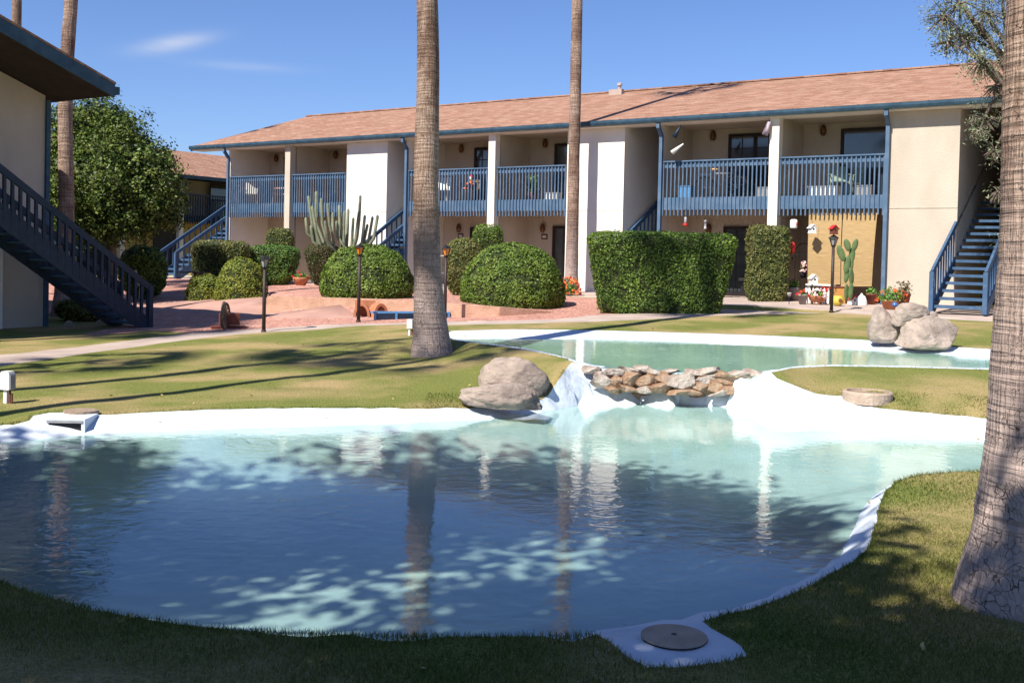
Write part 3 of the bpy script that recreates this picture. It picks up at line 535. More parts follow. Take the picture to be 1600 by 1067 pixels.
def door(parent, x0, x1, z0, z1, y, kind='french'):
    f = MB(); t = .09; f.box(x0, x0+t, y-.06, y, z0, z1); f.box(x1-t, x1, y-.06, y, z0, z1); f.box(x0+t, x1-t, y-.06, y, z1-t, z1); f.box(x0+t, x1-t, y-.06, y, z0, z0+.15)
    o = f.build('door', 'dark', parent)
    g = MB(); g.box(x0+t, x1-t, y-.03, y-.02, z0+.15, z1-t); g.build('pane', 'glass_dark', o)
    if kind == 'french':
        g = MB(); xm = (x0+x1)/2; g.box(xm-.06, xm+.06, y-.05, y-.031, z0+.15, z1-t)
        nz = 5
        for i in range(1, nz): zz = z0+.15+(z1-t-z0-.15)*i/nz; g.box(x0+t, xm-.06, y-.045, y-.031, zz-.014, zz+.014); g.box(xm+.06, x1-t, y-.045, y-.031, zz-.014, zz+.014)
        for xx in ((x0+t+xm-.06)/2, (x1-t+xm+.06)/2):
            for i in range(nz):
                za = z0+.15+(z1-t-z0-.15)*i/nz+.014; zb = z0+.15+(z1-t-z0-.15)*(i+1)/nz-.014; g.box(xx-.012, xx+.012, y-.044, y-.032, za, zb)
        g.build('glazing_bar', 'dark', o)
    h = MB(); h.ball((x0+.14, y-.09, z0+1.0), .035); h.build('handle', 'brass', o); return o
def wall_light(parent, x, z, y):
    m = MB(); m.lathe([(.05, -.15), (.085, -.08), (.095, .03), (.07, .12), (.02, .17)], (x, y-.1, z), 10); m.box(x-.04, x+.04, y-.1, y, z-.02, z+.06); return m.build('wall_light', 'brass', parent, True)
def staircase(parent, x0, x1, y0, zb, zt, slope, m_t='blue', m_s='blue', bottom_white=False):
    rise = zt-zb; run = rise/slope; n = 16; st = []
    s = MB()
    for x in (x0, x1): s.bar((x, y0, zb+.02), (x, y0+run, zt-.12), .05, .28)
    o = s.build('staircase', m_s, parent)
    for i in range(n):
        t = MB(); z = zb+rise*(i+1)/n-.03; y = y0+run*(i+.3)/n; t.box(x0+.026, x1-.026, y-.16, y+.14, z-.07, z); t.build('tread', m_t, o)
    for x in (x0, x1):
        h = MB(); dy = -.12; h.bar((x, y0+dy, zb+.93), (x, y0+run, zt+.93), .06, .13); h.build('handrail', m_s, o)
        h = MB()
        k = int(run/.26)
        for i in range(k+1): y = y0+run*i/k; z = zb+rise*i/k; h.box(x-.02, x+.02, y-.02, y+.02, z-.05, z+.90)
        h.build('baluster_row', m_s, o)
        h = MB(); h.box(x-.05, x+.05, y0-.17, y0-.07, zb-.02, zb+.96); h.build('post', m_s, o)
    return o
bld = empty('apartment_building', BA, BROT, label='long two storey cream apartment building with blue balconies and brown shingle roof', category='building')
UN = [(-23.02, -19.56, -16.62, -14.64), (-13.62, -9.87, -7.02, -4.95), (-3.62, -.08, 2.97, 4.81)]
wts = ['stucco_white', 'stucco_white', 'stucco']
DEP = 2.05
for ui, (a, b, c, d) in enumerate(UN):
    m = MB(); m.box(c, d, 0, 9, ZG-.3, 5.95); m.box(c-.0, d+.0, -.012, -.001, 3.19, 3.215); w = m.build('wall', wts[ui], bld)
    m = MB(); m.box(a-.16, a-.0, .04, 9, ZG-.3, 5.95); m.build('wall', 'stucco_white' if ui < 2 else 'stucco', bld)         # left party wall
    m = MB(); m.box(a, c, DEP, DEP+.15, ZG-.3, 5.95); m.build('wall', 'stucco', bld)                                # rear wall of the balconies
    m = MB(); m.box(a, c, .031, DEP, ZF-.3, ZF); m.build('balcony_floor', 'concrete_old', bld)
    m = MB(); m.box(b-.07, b+.07, .24, DEP, ZG-.3, ZF-.3); m.box(b-.07, b+.07, .24, DEP, ZF, 5.95); m.build('wall', 'stucco', bld)
    m = MB(); m.box(b-.14, b+.14, -.18, .1, ZG-.2, 5.95); m.build('post', 'cream' if ui else 'stucco_old', bld)
    m = MB(); m.box(a, c, .3, DEP, 5.80, 5.84); m.build('ceiling', 'stucco', bld)
    railing(bld, a+.03, b-.141); railing(bld, b+.141, c-.01)
    downspout(bld, a-.02, ZG-.1, 5.78)
downspout(bld, 3.03, ZG-.1, 5.78)
def bs(x, off=DEP): return fac(x, 300, off)[0]
# doors and wall lights sit on the rear wall where the photograph shows them
door(bld, bs(444), bs(444)+.95, ZF, ZF+2.05, DEP, 'x'); door(bld, bs(741), bs(741)+1.35, ZF, ZF+2.05, DEP); door(bld, bs(866), bs(866)+1.3, ZF, ZF+2.05, DEP, 'x')
door(bld, bs(1137), bs(1137)+1.75, ZF, ZF+2.08, DEP); door(bld, bs(1312), bs(1312)+1.5, ZF, ZF+2.08, DEP, 'x')
door(bld, bs(737), bs(737)+1.1, ZG, ZG+2.1, DEP); door(bld, bs(866), bs(866)+1.2, ZG, ZG+2.15, DEP, 'x'); door(bld, bs(1133), bs(1133)+1.7, ZG, ZG+2.15, DEP); door(bld, bs(446), bs(446)+.9, ZG, ZG+2.1, DEP, 'x')
for x, y in ((434, 248), (527, 243), (723, 233), (854, 225), (1116, 213), (1288, 205), (719, 357), (850, 357), (1109, 358)):
    s, z = fac(x, y, DEP); wall_light(bld, s, z, DEP)
for x, y in ((720, 369), (851, 370)):
    s, z = fac(x, y, DEP); m = MB(); m.box(s-.12, s+.12, DEP-.02, DEP-.002, z-.09, z+.09); m.box(s-.08, s+.08, DEP-.024, DEP-.021, z-.05, z+.05, 1); m.build('door_plaque', ['dark', 'beige'], bld)
# breezeway rear walls and their ceilings
for a, b in ((-25, -23.18), (-14.64, -13.78), (-4.95, -3.78), (4.81, 6.2)):
    m = MB(); m.box(a, b, 8.5, 8.7, ZG-.3, 5.95); m.build('wall', 'stucco_old', bld)
    m = MB(); m.box(a, b, 5.3, 8.5, ZF-.25, ZF); m.build('landing', 'navy', bld)
m = MB(); m.box(6.2, 12.5, .0, 9, ZG-.3, 5.95); m.build('wall', 'stucco', bld)
# roof
RX0, RX1, RY0, RR, RZ0, RZ1 = -25.1, 13.2, -.32, 7.1, 5.93, 8.12
sl_ = (RZ1-RZ0)/(RR-RY0)
rf = MB(); yb = 2*RR-RY0
v = [(RX0, RY0, RZ0), (RX1, RY0, RZ0), (RX1+.9, RR, RZ1), (RX0-.9, RR, RZ1), (RX0, yb, RZ0), (RX1, yb, RZ0)]
rf.add(v, [(0, 1, 2, 3), (3, 2, 5, 4)]); rf.add([(x, y, z-.10) for x, y, z in v], [(3, 2, 1, 0), (4, 5, 2, 3)])
rf.add([v[0], v[3], v[4], (v[0][0], v[0][1], v[0][2]-.1), (v[3][0], v[3][1], v[3][2]-.1), (v[4][0], v[4][1], v[4][2]-.1)], [(0, 1, 4, 3), (1, 2, 5, 4)])
roof = rf.build('roof', 'roof', bld)
m = MB(); m.bar((RX0-.85, RR, RZ1+.02), (RX1+.85, RR, RZ1+.02), .24, .05); m.build('ridge_cap', 'roof', roof)
m = MB(); m.box(RX0, RX1, RY0+.02, .3, RZ0-.17, RZ0-.105); m.build('soffit', 'stucco_white', roof)
g = MB(); gx = [(-.0, -.10), (-.10, -.10), (-.13, -.03), (-.13, .045), (-.115, .045), (-.115, -.0), (.0, .0)]
nb = len(gx); vv = [(X, RY0+y, RZ0-.04+z) for X in (RX0, RX1) for y, z in gx]; g.add(vv, [(i, (i+1) % nb, nb+(i+1) % nb, nb+i) for i in range(nb)]+[tuple(range(nb))[::-1], tuple(range(nb, 2*nb))])
x = RX0+.4
while x < RX1: g.box(x, x+.03, RY0-.14, RY0+.0, RZ0+.002, RZ0+.012); x += .9
g.build('gutter', 'gutter', roof)
m = MB(); m.bar((RX0-.02, RY0-.01, RZ0-.11), (RX0-.92, RR, RZ1-.11), .04, .2); m.bar((RX0-.92, RR, RZ1-.11), (RX0-.02, yb, RZ0-.11), .04, .2); m.build('rake_board', 'gutter', roof)
s, z = fac(960, 141, 6.2); m = MB(); m.tube([(s, 6.6, RZ1-.25), (s, 6.6, RZ1+.17)], .06); m.lathe([(.10, 0), (.1, .08), (.02, .12)], (s, 6.6, RZ1+.15), 10); m.box(s-.3, s+.25, 6.3, 6.5, RZ1-.3, RZ1-.02); m.build('roof_vent', 'concrete', roof)
staircase(bld, 4.78, 5.98, -2.3, ZG-.03, ZF, .53); staircase(bld, -4.86, -3.74, -1.35, ZG-.03, ZF, .56); staircase(bld, -14.55, -13.72, -1.9, ZG-.03, ZF, .62); staircase(bld, -24.3, -23.3, -2.3, ZG-.05, ZF, .62)
m = MB()                                                  # lattice skirts below the stairs
for x0, yy in ((-23.28, .6), (-13.66, .5)):
    for i in range(9): m.bar((x0+.0, yy+.0+i*.17, ZG+.0+.9), (x0+.0, yy+i*.17, ZG+1.3+i*.09), .02, .05); m.bar((x0+.02, yy, ZG+.9+i*.13), (x0+.02, yy+1.4, ZG+.9+i*.13), .02, .05)
m.build('lattice', 'blue', bld)
# ---------------------------------------------------------------- left building
CL = np.array([-10.88, 24.5, 0]); lb = empty('apartment_building', CL, BROT, label='shaded gable end building at the left edge with dark soffit and long blue staircase', category='building')
def CLP(s, n, z=0): return CL+bu*s+bn*n+np.array([0, 0, z])
rs = .36; zt = 5.13
m = MB(); m.add([(0, 0, -.4), (0, -7, -.4), (0, -7, zt+7*rs), (0, 0, zt), (-14, 0, -.4), (-14, -7, -.4), (-14, -7, zt+7*rs), (-14, 0, zt)], [(0, 1, 2, 3), (4, 7, 6, 5), (0, 3, 7, 4), (3, 2, 6, 7)])
m.add([(0, -14, -.4), (0, -14, zt), (-14, -14, -.4), (-14, -14, zt)], []) ; m.box(-14, -.001, -14, -7, -.4, zt); m.build('wall', 'stucco', lb)
m = MB(); m.box(.002, .10, -7, -1.03, -.4, 2.35); m.build('wall', 'stucco_white', lb)
ex, ey = 2.15, .36
def slab(m, y0, y1, x0, x1, dz0, dz1, mi=0):
    z = lambda y: zt+.02-rs*y if y > -7 else zt+.02+7*rs+rs*(y+7)
    m.add([(x0, y0, z(y0)+dz0), (x1, y0, z(y0)+dz0), (x1, y1, z(y1)+dz0), (x0, y1, z(y1)+dz0), (x0, y0, z(y0)+dz1), (x1, y0, z(y0)+dz1), (x1, y1, z(y1)+dz1), (x0, y1, z(y1)+dz1)], [(0, 1, 2, 3), (7, 6, 5, 4), (0, 4, 5, 1), (1, 5, 6, 2), (2, 6, 7, 3), (3, 7, 4, 0)], mi)
m = MB(); slab(m, ey, -7, -14, ex, .26, .31); slab(m, -7.0, -14.8, -14, ex, .26, .31); lr = m.build('roof', 'roof', lb)
m = MB(); slab(m, ey-.03, -7, -14, ex-.06, .0, .255); slab(m, -7.0, -14.7, -14, ex-.06, .0, .255); m.build('soffit', 'soffit', lr)
m = MB(); slab(m, ey-.02, -7, ex-.058, ex-.01, -.03, .256); slab(m, -7, -14.8, ex-.058, ex-.01, -.03, .256); m.build('rake_board', 'gutter', lr)
m = MB(); z0 = zt-rs*ey; m.box(-14, ex-.02, ey-.028, ey+.11, z0+.07, z0+.24); m.build('gutter', 'gutter', lr)
m = MB(); m.box(-.02, .07, .004, .10, -.3, zt-.1); m.build('downspout', 'navy_tread', lb)
# staircase along the gable wall, coming down towards the court
st = staircase(lb, 0, 1.05, 0, 0, 0+.001, 1, 'navy_tread', 'navy') if False else None
s = MB(); X0, X1, YB, ZB, ZT, SLP = .95, 2.07, 1.33, -.2, 2.85, .70; run = (ZT-ZB)/SLP
for x in (X0, X1): s.bar((x, YB, ZB+.04), (x, YB-run, ZT-.1), .05, .3)
so_ = s.build('staircase', 'navy', lb)
for i in range(17):
    t = MB(); z = ZB+(ZT-ZB)*(i+1)/17-.03; y = YB-run*(i+.4)/17; t.box(X0+.026, X1-.026, y-.13, y+.15, z-.05, z); t.build('tread', 'navy_tread', so_)
for x in (X0, X1):
    h = MB(); h.bar((x, YB+.05, ZB+.95), (x, YB-run, ZT+.9), .07, .14); h.bar((x, YB, ZB+.22), (x, YB-run, ZT+.17), .03, .1); h.build('handrail', 'navy', so_)
    h = MB(); k = 25
    for i in range(k+1): y = YB-run*i/k; z = ZB+(ZT-ZB)*i/k; h.box(x-.03, x+.03, y-.03, y+.03, z-.1, z+.9)
    h.build('baluster_row', 'navy', so_)
    h = MB(); h.box(x-.055, x+.055, YB, YB+.11, ZB-.05, ZB+1.0); h.build('post', 'navy', so_)
h = MB(); h.box(.02, X1+.05, YB-run-3, YB-run, ZT-.25, ZT); h.build('landing', 'navy', lb)
# ---------------------------------------------------------------- far wing behind the citrus tree
p = gy(360, 283, 56.); fw = empty('apartment_building', (p[0], p[1], 0), BROT, label='distant shaded two storey wing with brown roof behind the round citrus tree', category='building')
fz = p[2]
m = MB(); m.box(-8, -1.8, -34, 7, .2, fz); m.build('wall', 'stucco_old', fw)
m = MB(); m.box(-1.8, 0, -34, 7, 3.1, 3.4); m.build('balcony_floor', 'navy', fw)
m = MB(); m.box(-1.79, -1.6, -34, 7, .3, 3.1); m.build('wall', mat('yellow_lit_wall', (.62, .42, .16), .9, (.54, .36, .14), 2), fw)  # yellow light on the lower wall is put into its colour
m = MB(); v = [(.5, -34, fz+.05), (.5, 8, fz+.05), (-6.5, 8.6, fz+2.0), (-6.5, -34, fz+2.0)]; m.add(v, [(0, 1, 2, 3)]); m.add([(a, b, c-.25) for a, b, c in v], [(3, 2, 1, 0)]); m.build('roof', 'roof', fw)
m = MB(); m.box(.5, .62, -34, 8, fz-.12, fz+.06); m.build('gutter', 'gutter', fw)
for y in (-24, -20.5, -17, -13.5, -10, -6.6, -3.2, .2, 3.6, 7): m = MB(); m.box(-.1, .12, y-.13, y+.13, .2, fz); m.build('post', 'cream', fw)
for y in range(-24, 6, 4):
    m = MB(); m.box(-1.598, -1.54, y, y+2, 3.41, 5.5); m.build('window', 'glass_dark', fw); m = MB(); m.box(-1.59, -1.53, y+.4, y+2.2, .5, 2.7); m.build('window', 'dark', fw)
r = MB(); r.box(.0, .06, -34, 7, 4.42, 4.5)
for i in range(260): y = -34+i*.157; r.box(.0, .05, y, y+.04, 2.95, 4.42)
r.build('railing', 'navy', fw)
st4 = MB(); st4.bar((1.0, -11.5, .5), (1.0, -7, 3.3), .1, .4); st4.bar((1.0, -11.5, 1.4), (1.0, -7, 4.2), .1, .14)
for i in range(14): st4.box(1.0, 2.2, -11.5+i*.33, -11.2+i*.33, .6+i*.2, .66+i*.2)
st4.build('staircase', 'blue_light', fw)
# ---------------------------------------------------------------- retaining wall
m = MB(); q = [np.array(p) for p in wb]; vs = []; n = len(q)
for i, (p, h) in enumerate(zip(q, wt_h)):
    d = q[min(i+1, n-1)]-q[max(i-1, 0)]; nrm = np.array([-d[1], d[0], 0]); nrm /= np.linalg.norm(nrm)
    f = p-nrm*.03; b = p+nrm*.22; vs += [(f[0], f[1], p[2]-.25), (f[0], f[1], p[2]+h+.015), (b[0], b[1], p[2]+h+.015), (b[0], b[1], p[2]-.25)]
m.add(vs, [(4*i+j, 4*i+(j+1) % 4, 4*i+4+(j+1) % 4, 4*i+4+j) for i in range(n-1) for j in range(4)]+[(3, 2, 1, 0), tuple(4*(n-1)+j for j in range(4))])
m.build('retaining_wall', 'wallstone', label='low tan retaining wall edging the raised gravel bed', category='garden wall')
# ---------------------------------------------------------------- palms
def palm(name, base, h, prof, lean=(0, 0), seed=0, mat_='bark', label='', group=None, detail=1, frond=True, curve=0, cs=1., nf=34):
    root = empty(name, base, 0, label=label, category='palm tree', group=group)
    n = 44 if detail > 1 else 22; zs = []
    z = -.15
    while z < h: zs.append(z); z += (.028 if z < 4.5 else .12) if detail > 1 else (.075 if z < 9 else .3)
    V = np.zeros((len(zs), n, 3)); uv = []
    for i, z in enumerate(zs):
        r = np.interp(z, [p[0] for p in prof], [p[1] for p in prof]); cx = lean[0]*z+curve*math.sin(z*.9+seed)*.05; cy = lean[1]*z
        rr = r*(1+.035*noise.noise((seed, 0, z*1.3))+.012*noise.noise((seed+5, 0, z*14)))
        for k in range(n):
            t = 2*math.pi*k/n; q = rr*(1+.05*noise.noise((math.cos(t)*1.5+seed, math.sin(t)*1.5, z*.5))+(.022 if detail > 1 else .012)*noise.noise((math.cos(t)*(6 if detail > 1 else 4), math.sin(t)*6, z*9)))
            if detail > 1: q += r*.03*abs(noise.noise((math.cos(t)*9+3, math.sin(t)*9, z*1.1)))
            V[i, k] = (cx+q*math.cos(t), cy+q*math.sin(t), z)
    F4 = [(i*n+k, i*n+(k+1) % n, (i+1)*n+(k+1) % n, (i+1)*n+k) for i in range(len(zs)-1) for k in range(n)]
    me = bpy.data.meshes.new('trunk'); me.from_pydata([tuple(p) for p in V.reshape(-1, 3)], [], F4); me.update(); ul = me.uv_layers.new(name='UV')
    R0 = prof[0][1]; uvs = np.zeros((len(F4), 4, 2))
    idx = 0
    for i in range(len(zs)-1):
        for k in range(n):
            a, b = k/n*6.283*R0*.75+seed, (k+1)/n*6.283*R0*.75+seed; uvs[idx] = ((a, zs[i]), (b, zs[i]), (b, zs[i+1]), (a, zs[i+1])); idx += 1
    ul.data.foreach_set('uv', uvs.reshape(-1)); link('trunk', me, mat_, root, True)
    if frond:
        top = np.array([lean[0]*h, lean[1]*h, h]); Q = []; rg = np.random.default_rng(seed+1)
        for f in range(nf):
            az = rg.uniform(0, 6.28); el = rg.uniform(-.9, 1.1); L = cs*rg.uniform(.9, 1.3); d = np.array([math.cos(az)*math.cos(el), math.sin(az)*math.cos(el), math.sin(el)]); c = top+d*L
            sd_ = np.array([-math.sin(az), math.cos(az), 0]); up = np.cross(sd_, d)*-1
            Q.append(np.array([top-sd_*.02, top+sd_*.02, c+sd_*.015, c-sd_*.015]))
            for b in range(17):
                a = (b-8)/8*1.25; bd = d*math.cos(a)+sd_*math.sin(a)+np.array([0, 0, -.25]); l = .95*cs*(1-.25*abs(a)); pw = np.cross(bd, up); pw /= np.linalg.norm(pw); e = c+bd*l; Q.append(np.array([c-pw*.012*cs, c+pw*.028*cs, e+pw*.004+(0, 0, -.1), e-pw*.004+(0, 0, -.1)]))
        link('crown', quads_mesh('crown', np.array(Q)), 'leaf_palm', root)
    return root
b = gt(675, 556); palm('palm_tree', b, 13.2, [(-.2, .39), (0, .365), (.3, .31), (.7, .265), (1.3, .226), (2.5, .208), (3.9, .188), (6, .17), (13, .15)], (-.043, .0), 3, label='tall palm trunk on the lawn between the two pools', curve=1)
b = LP(fac(893, 440, -1.)[0], -1., .56); palm('palm_tree', b, 16, [(-.2, .27), (0, .25), (.6, .20), (2, .185), (5, .175), (16, .14)], (-.004, 0), 11, label='slender palm trunk close to the white building wall behind orange flowers')
b = gz(1628, 930, -.06); palm('palm_tree', b, 12, [(-.2, .50), (0, .43), (.3, .345), (.8, .29), (1.6, .262), (3, .243), (6, .235), (12, .2)], (-.01, 0), 23, 'bark_near', 'thick cracked palm trunk at the right edge of the frame', detail=2)
p = gy(97, 505, 27.5); b = np.array([p[0], p[1], -.15]); palm('palm_tree', b, 15, [(-.2, .30), (0, .27), (.6, .21), (3, .19), (6, .175), (15, .15)], (.012, 0), 31, label='palm trunk rising behind the left staircase and dark eave', curve=1)
p = gy(24, 200, 40); b = np.array([p[0], p[1], -.1]); palm('palm_tree', b, 19, [(-.2, .30), (.6, .21), (19, .14)], (0, 0), 37, label='thin palm trunk showing above the roof at the upper left corner')
# off to the left and behind the camera: palms whose trunks throw the long shadow lines across the lawns, and three added to shade the court
def from_shadow(px, py, z, t):                           # base of a palm whose shadow line passes a ground point, t metres back towards the sun
    q = gz(px, py, z); return np.array([q[0]-math.sin(SUN_AZ)*t, q[1]-math.cos(SUN_AZ)*t, 0.])
for i, (px, py, z, t, h) in enumerate(((330, 603, -.08, 8.2, 14.5), (250, 586, -.12, 9.5, 15.5), (200, 560, -.15, 9, 9.5), (225, 458, .05, 24, 29), (235, 505, -.1, 21, 24.5), (285, 513, -.1, 16, 18.2))):
    b = from_shadow(px, py, z, t); b[2] = th(b[0], b[1])
    palm('palm_tree', b, h, [(-.2, .34), (0, .3), (.6, .2), (2, .17), (h, .12)], (0, 0), 50+i, cs=1.0 if i < 3 else 1.1, nf=34 if i < 3 else 60, label=['palm tree left of the camera shading the near left lawn', 'palm tree left of the camera nearer the walkway', 'short full crowned palm tree outside the left edge', 'unseen full crowned palm tree added farthest left to shade the court bushes', 'unseen full crowned palm tree added to shade the court', 'unseen full crowned palm tree added to shade the wagon planter'][i], group='palms standing outside the frame')  # last three: unseen palms added so their crowns darken the court
# ---------------------------------------------------------------- leafy trees
def leafy_tree(name, base, trunk_pts, blobs, leaf, nleaf, size, label, cat='tree', group=None, twigs=14, asp=.5, shell=.55, drop=0):
    root = empty(name, base, 0, label=label, category=cat, group=group); m = MB()
    tp = [Vector(p) for p in trunk_pts]; m.tube(tp, [.16*(1-.5*i/len(tp)) for i in range(len(tp))], 9); top = tp[-1]
    for c, r in blobs:
        c = Vector(c); a = tp[max(1, len(tp)-2)].lerp(top, random.random()); mid = a.lerp(c, .5)+Vector((random.uniform(-.2, .2), random.uniform(-.2, .2), .1)); m.tube([a, mid, c], [.07, .045, .02], 6)
        for k in range(twigs):
            d = Vector((random.gauss(0, 1), random.gauss(0, 1), random.gauss(0, .8)-drop)).normalized(); m.tube([c, c+d*r*.5, c+d*r*.95+Vector((0, 0, -drop*r*.2))], [.018, .012, .005], 4, cap=False)
    m.build('trunk', 'treebark', root, True)
    tot = sum(r**2 for _, r in blobs); Q = []
    for c, r in blobs:
        n = int(nleaf*r*r/tot); nc = max(6, int(n/26)); d = RNG.normal(size=(nc, 3)); d /= np.linalg.norm(d, axis=1)[:, None]; rad = r*(1-(1-shell)*RNG.random((nc, 1))**1.6)*(1+.22*np.array([[fbm(tuple(q), 1.7)] for q in d])*2)
        cc = np.array(c)+d*rad; k = 26; P = np.repeat(cc, k, 0)+RNG.normal(size=(nc*k, 3))*size*1.15+np.array([0, 0, -drop])*RNG.random((nc*k, 1))*size*2; Q.append(leaf_quads(P, np.repeat(d, k, 0)*.8+np.array([0, 0, .25]), size, asp))
    link('crown', quads_mesh('crown', np.concatenate(Q)), leaf, root); return root
# citrus tree behind the left building corner
p = gz(172, 478, -.02); Yc = 32.; cx = gy(165, 275, Yc)
base = np.array([gy(172, 400, Yc)[0], Yc, 0.]); S = Yc/1650
def rel(x, y, dy=0): q = gy(x, y, Yc+dy); return (q[0]-base[0], q[1]-base[1], q[2]-base[2])
bl = [(rel(150, 195, .3), .95), (rel(105, 225), 1.15), (rel(190, 235, -.3), 1.0), (rel(232, 290, -.5), 1.1), (rel(150, 290, -1), 1.45), (rel(100, 320, -.6), 1.2), (rel(205, 325, -.8), .95), (rel(256, 318, 0), .70), (rel(150, 335, -.6), .9), (rel(60, 280), 1.3), (rel(235, 255, .6), .7), (rel(180, 200, .8), .6)]
leafy_tree('citrus_tree', base, [(0, 0, -.1), (.05, 0, 1.0), (0, .05, 1.9), (0, 0, 3)], bl, 'leaf_citrus', 90000, .105, 'dense round citrus tree behind the left staircase', twigs=5, asp=.6)
# olive like tree at the right, mostly behind the near palm
Yo = 23.5; base = np.array([gy(1600, 490, Yo)[0], Yo, .5])
def rel(x, y, dy=0): q = gy(x, y, Yo+dy); return (q[0]-base[0], q[1]-base[1], q[2]-base[2])
bl = [(rel(1475, 25), .5), (rel(1510, 55, .3), .6), (rel(1500, 5), .5), (rel(1535, 90, -.3), .5), (rel(1480, 65), .35), (rel(1540, 20), .5), (rel(1555, 135), .32), (rel(1537, 185, .2), .36), (rel(1530, 205), .25), (rel(1555, 235), .28), (rel(1560, 300), .26), (rel(1580, 360), .25), (rel(1600, 60), 1.), (rel(1630, 200), .6), (rel(1650, -40), 1.4), (rel(1560, -50), .9), (rel(1460, -40), .5)]
leafy_tree('olive_tree', base, [(0, 0, -.1), (.1, 0, 1.2), (0, .1, 2.6), (-.1, 0, 4.2), (-.3, 0, 5.6)], bl, 'leaf_olive', 15000, .09, 'grey green feathery tree hanging over the right end of the roof', twigs=26, asp=.28, shell=.15, drop=.7)
# broad trees beside and behind the camera that shade the near half of the lower pool
zone = [np.array(p) for p in W3([(-200, 730, -.25), (0, 704, -.25), (300, 700, -.25), (650, 696, -.25), (880, 700, -.25), (960, 716, -.25), (1130, 722, -.25), (1240, 740, -.25), (1320, 790, -.25), (1400, 850, -.1), (1530, 860, -.1), (1700, 880, -.1)])]+[np.array([5.5, 3, 0]), np.array([3, 1.5, 0]), np.array([-3, 1.5, 0]), np.array([-9, 6, 0])]
cx_, cy_ = np.meshgrid(np.arange(-12, 8, 1.35), np.arange(1, 14, 1.35)); cc_ = np.stack([cx_.ravel(), cy_.ravel()], 1)+np.random.default_rng(5).uniform(-.3, .3, (cx_.size, 2)); cc_ = cc_[in_poly(cc_, zone)]
rg = random.Random(9); tops = [(-9.5, 2.6), (-5.6, .2), (-2.4, -3.2), (-7, 5.2), (.6, -3.6), (-5.4, -3.4)]; crowns = [[] for _ in tops]
for gx_, gy2 in cc_:
    hz = rg.uniform(6.2, 8.0); L = (hz+.25)/math.tan(SUN_EL); p = np.array([gx_-math.sin(SUN_AZ)*L, gy2-math.cos(SUN_AZ)*L])
    if rg.random() < .10: continue
    i = int(np.argmin([((p-np.array(t))**2).sum() for t in tops])); crowns[i].append(((p[0]-tops[i][0], p[1]-tops[i][1], hz), rg.uniform(.8, 1.1)))
labs = ['leafy shade tree beyond the left end of the lower pool', 'leafy shade tree beside the camera on the left', 'leafy shade tree straight behind the camera', 'leafy shade tree on the left shore of the lower pool', 'leafy shade tree behind the camera to the right', 'leafy shade tree furthest behind the camera']
for i, (t, bl) in enumerate(zip(tops, crowns)):
    if bl: leafy_tree('shade_tree', (t[0], t[1], 0), [(0, 0, -.1), (.1, 0, 1.5), (0, .1, 3), (0, 0, 5.2)], bl, 'leaf_citrus', 1500*len(bl), .2, labs[i], group='shade trees outside the frame', twigs=2, asp=.62, shell=.2)
# ---------------------------------------------------------------- clipped shrubs
def px_bush(name, x0, x1, ytop, ybase, z, leaf, N, size, label, depth=1., cat='shrub', **k):
    a = gz((x0+x1)/2, ybase, z); sc = F_/a[1]; w = (x1-x0)/sc; h = (ybase-ytop)/sc*1.0; d = w*depth; a = a+np.array([0, d*.42, 0])*1.0
    zz = th(a[0], a[1]); return bush(name, (a[0]*1.0, a[1], min(zz, z)-.03), 0, w*1.02, d, h+.05, leaf, N, size, label, cat, **k)
def px_bush_at(name, x0, x1, ytop, ybase, Y, leaf, N, size, label, depth=1., cat='shrub', z0=None, rz=0, **k):
    a = gy((x0+x1)/2, ybase, Y); t = gy((x0+x1)/2, ytop, Y); w = (x1-x0)/F_*Y; zb = min(a[2], th(a[0], Y))-.03; return bush(name, (a[0], Y, zb), rz, w, w*depth, t[2]-zb, leaf, N, size, label, cat, **k)
def front(n, x): # world Y on facade-parallel line n at pixel x
    s, _ = fac(x, 400, n); return LP(s, n)[1]
px_bush_at('box_hedge', 919, 1142, 366, 489, 25.6, 'leaf_hedge', 26000, .062, 'large clipped rectangular hedge wider at the top beside the walkway', .5, 'hedge', e=.16, taper=.80, rough=.03, shaggy=.045, seg=36, rz=-.14)
px_bush_at('column_hedge', 1167, 1228, 354, 467, front(-.95, 1197), 'leaf_dull', 9000, .06, 'tall narrow clipped column hedge in front of the french door', .7, 'hedge', e=.3, taper=.93, rough=.04, shaggy=.05)
px_bush_at('dome_shrub', 716, 885, 380, 481, 27.6, 'leaf_dome', 22000, .062, 'large clipped dome shrub right of the central palm', .9, dome=True, rough=.03)
px_bush_at('dome_shrub', 497, 648, 383, 466, 28.6, 'leaf_dome', 18000, .068, 'large clipped dome shrub left of the central palm', .9, dome=True, rough=.04, seed=2)
px_bush_at('dome_shrub', 335, 418, 403, 479, 30.8, 'leaf_yellow', 9000, .055, 'yellow green dome shrub behind the left lamp post', .9, dome=True, rough=.03, seed=3)
px_bush_at('dome_shrub', 289, 352, 428, 474, 32.0, 'leaf_yellow', 5000, .055, 'lowest yellow green mound shrub beside the dark court', .9, dome=True, rough=.03, seed=4)
px_bush_at('box_hedge', 391, 468, 384, 442, front(-2.8, 430), 'leaf_bright', 9000, .065, 'bright green flared box shrub under the left balcony', .7, 'hedge', e=.4, taper=.62, rough=.06, seed=5)
px_bush_at('cylinder_shrub', 415, 458, 357, 400, front(-1.6, 436), 'leaf_dull', 4000, .065, 'small drum shaped shrub showing above the bright green box shrub', .9, e=.45, taper=.95, rough=.03, seed=6)
px_bush_at('round_shrub', 476, 531, 382, 443, front(-2.6, 500), 'leaf_brown', 6000, .06, 'browning flared shrub beside the columnar cactus', .9, e=.5, taper=.5, rough=.05, seed=7)
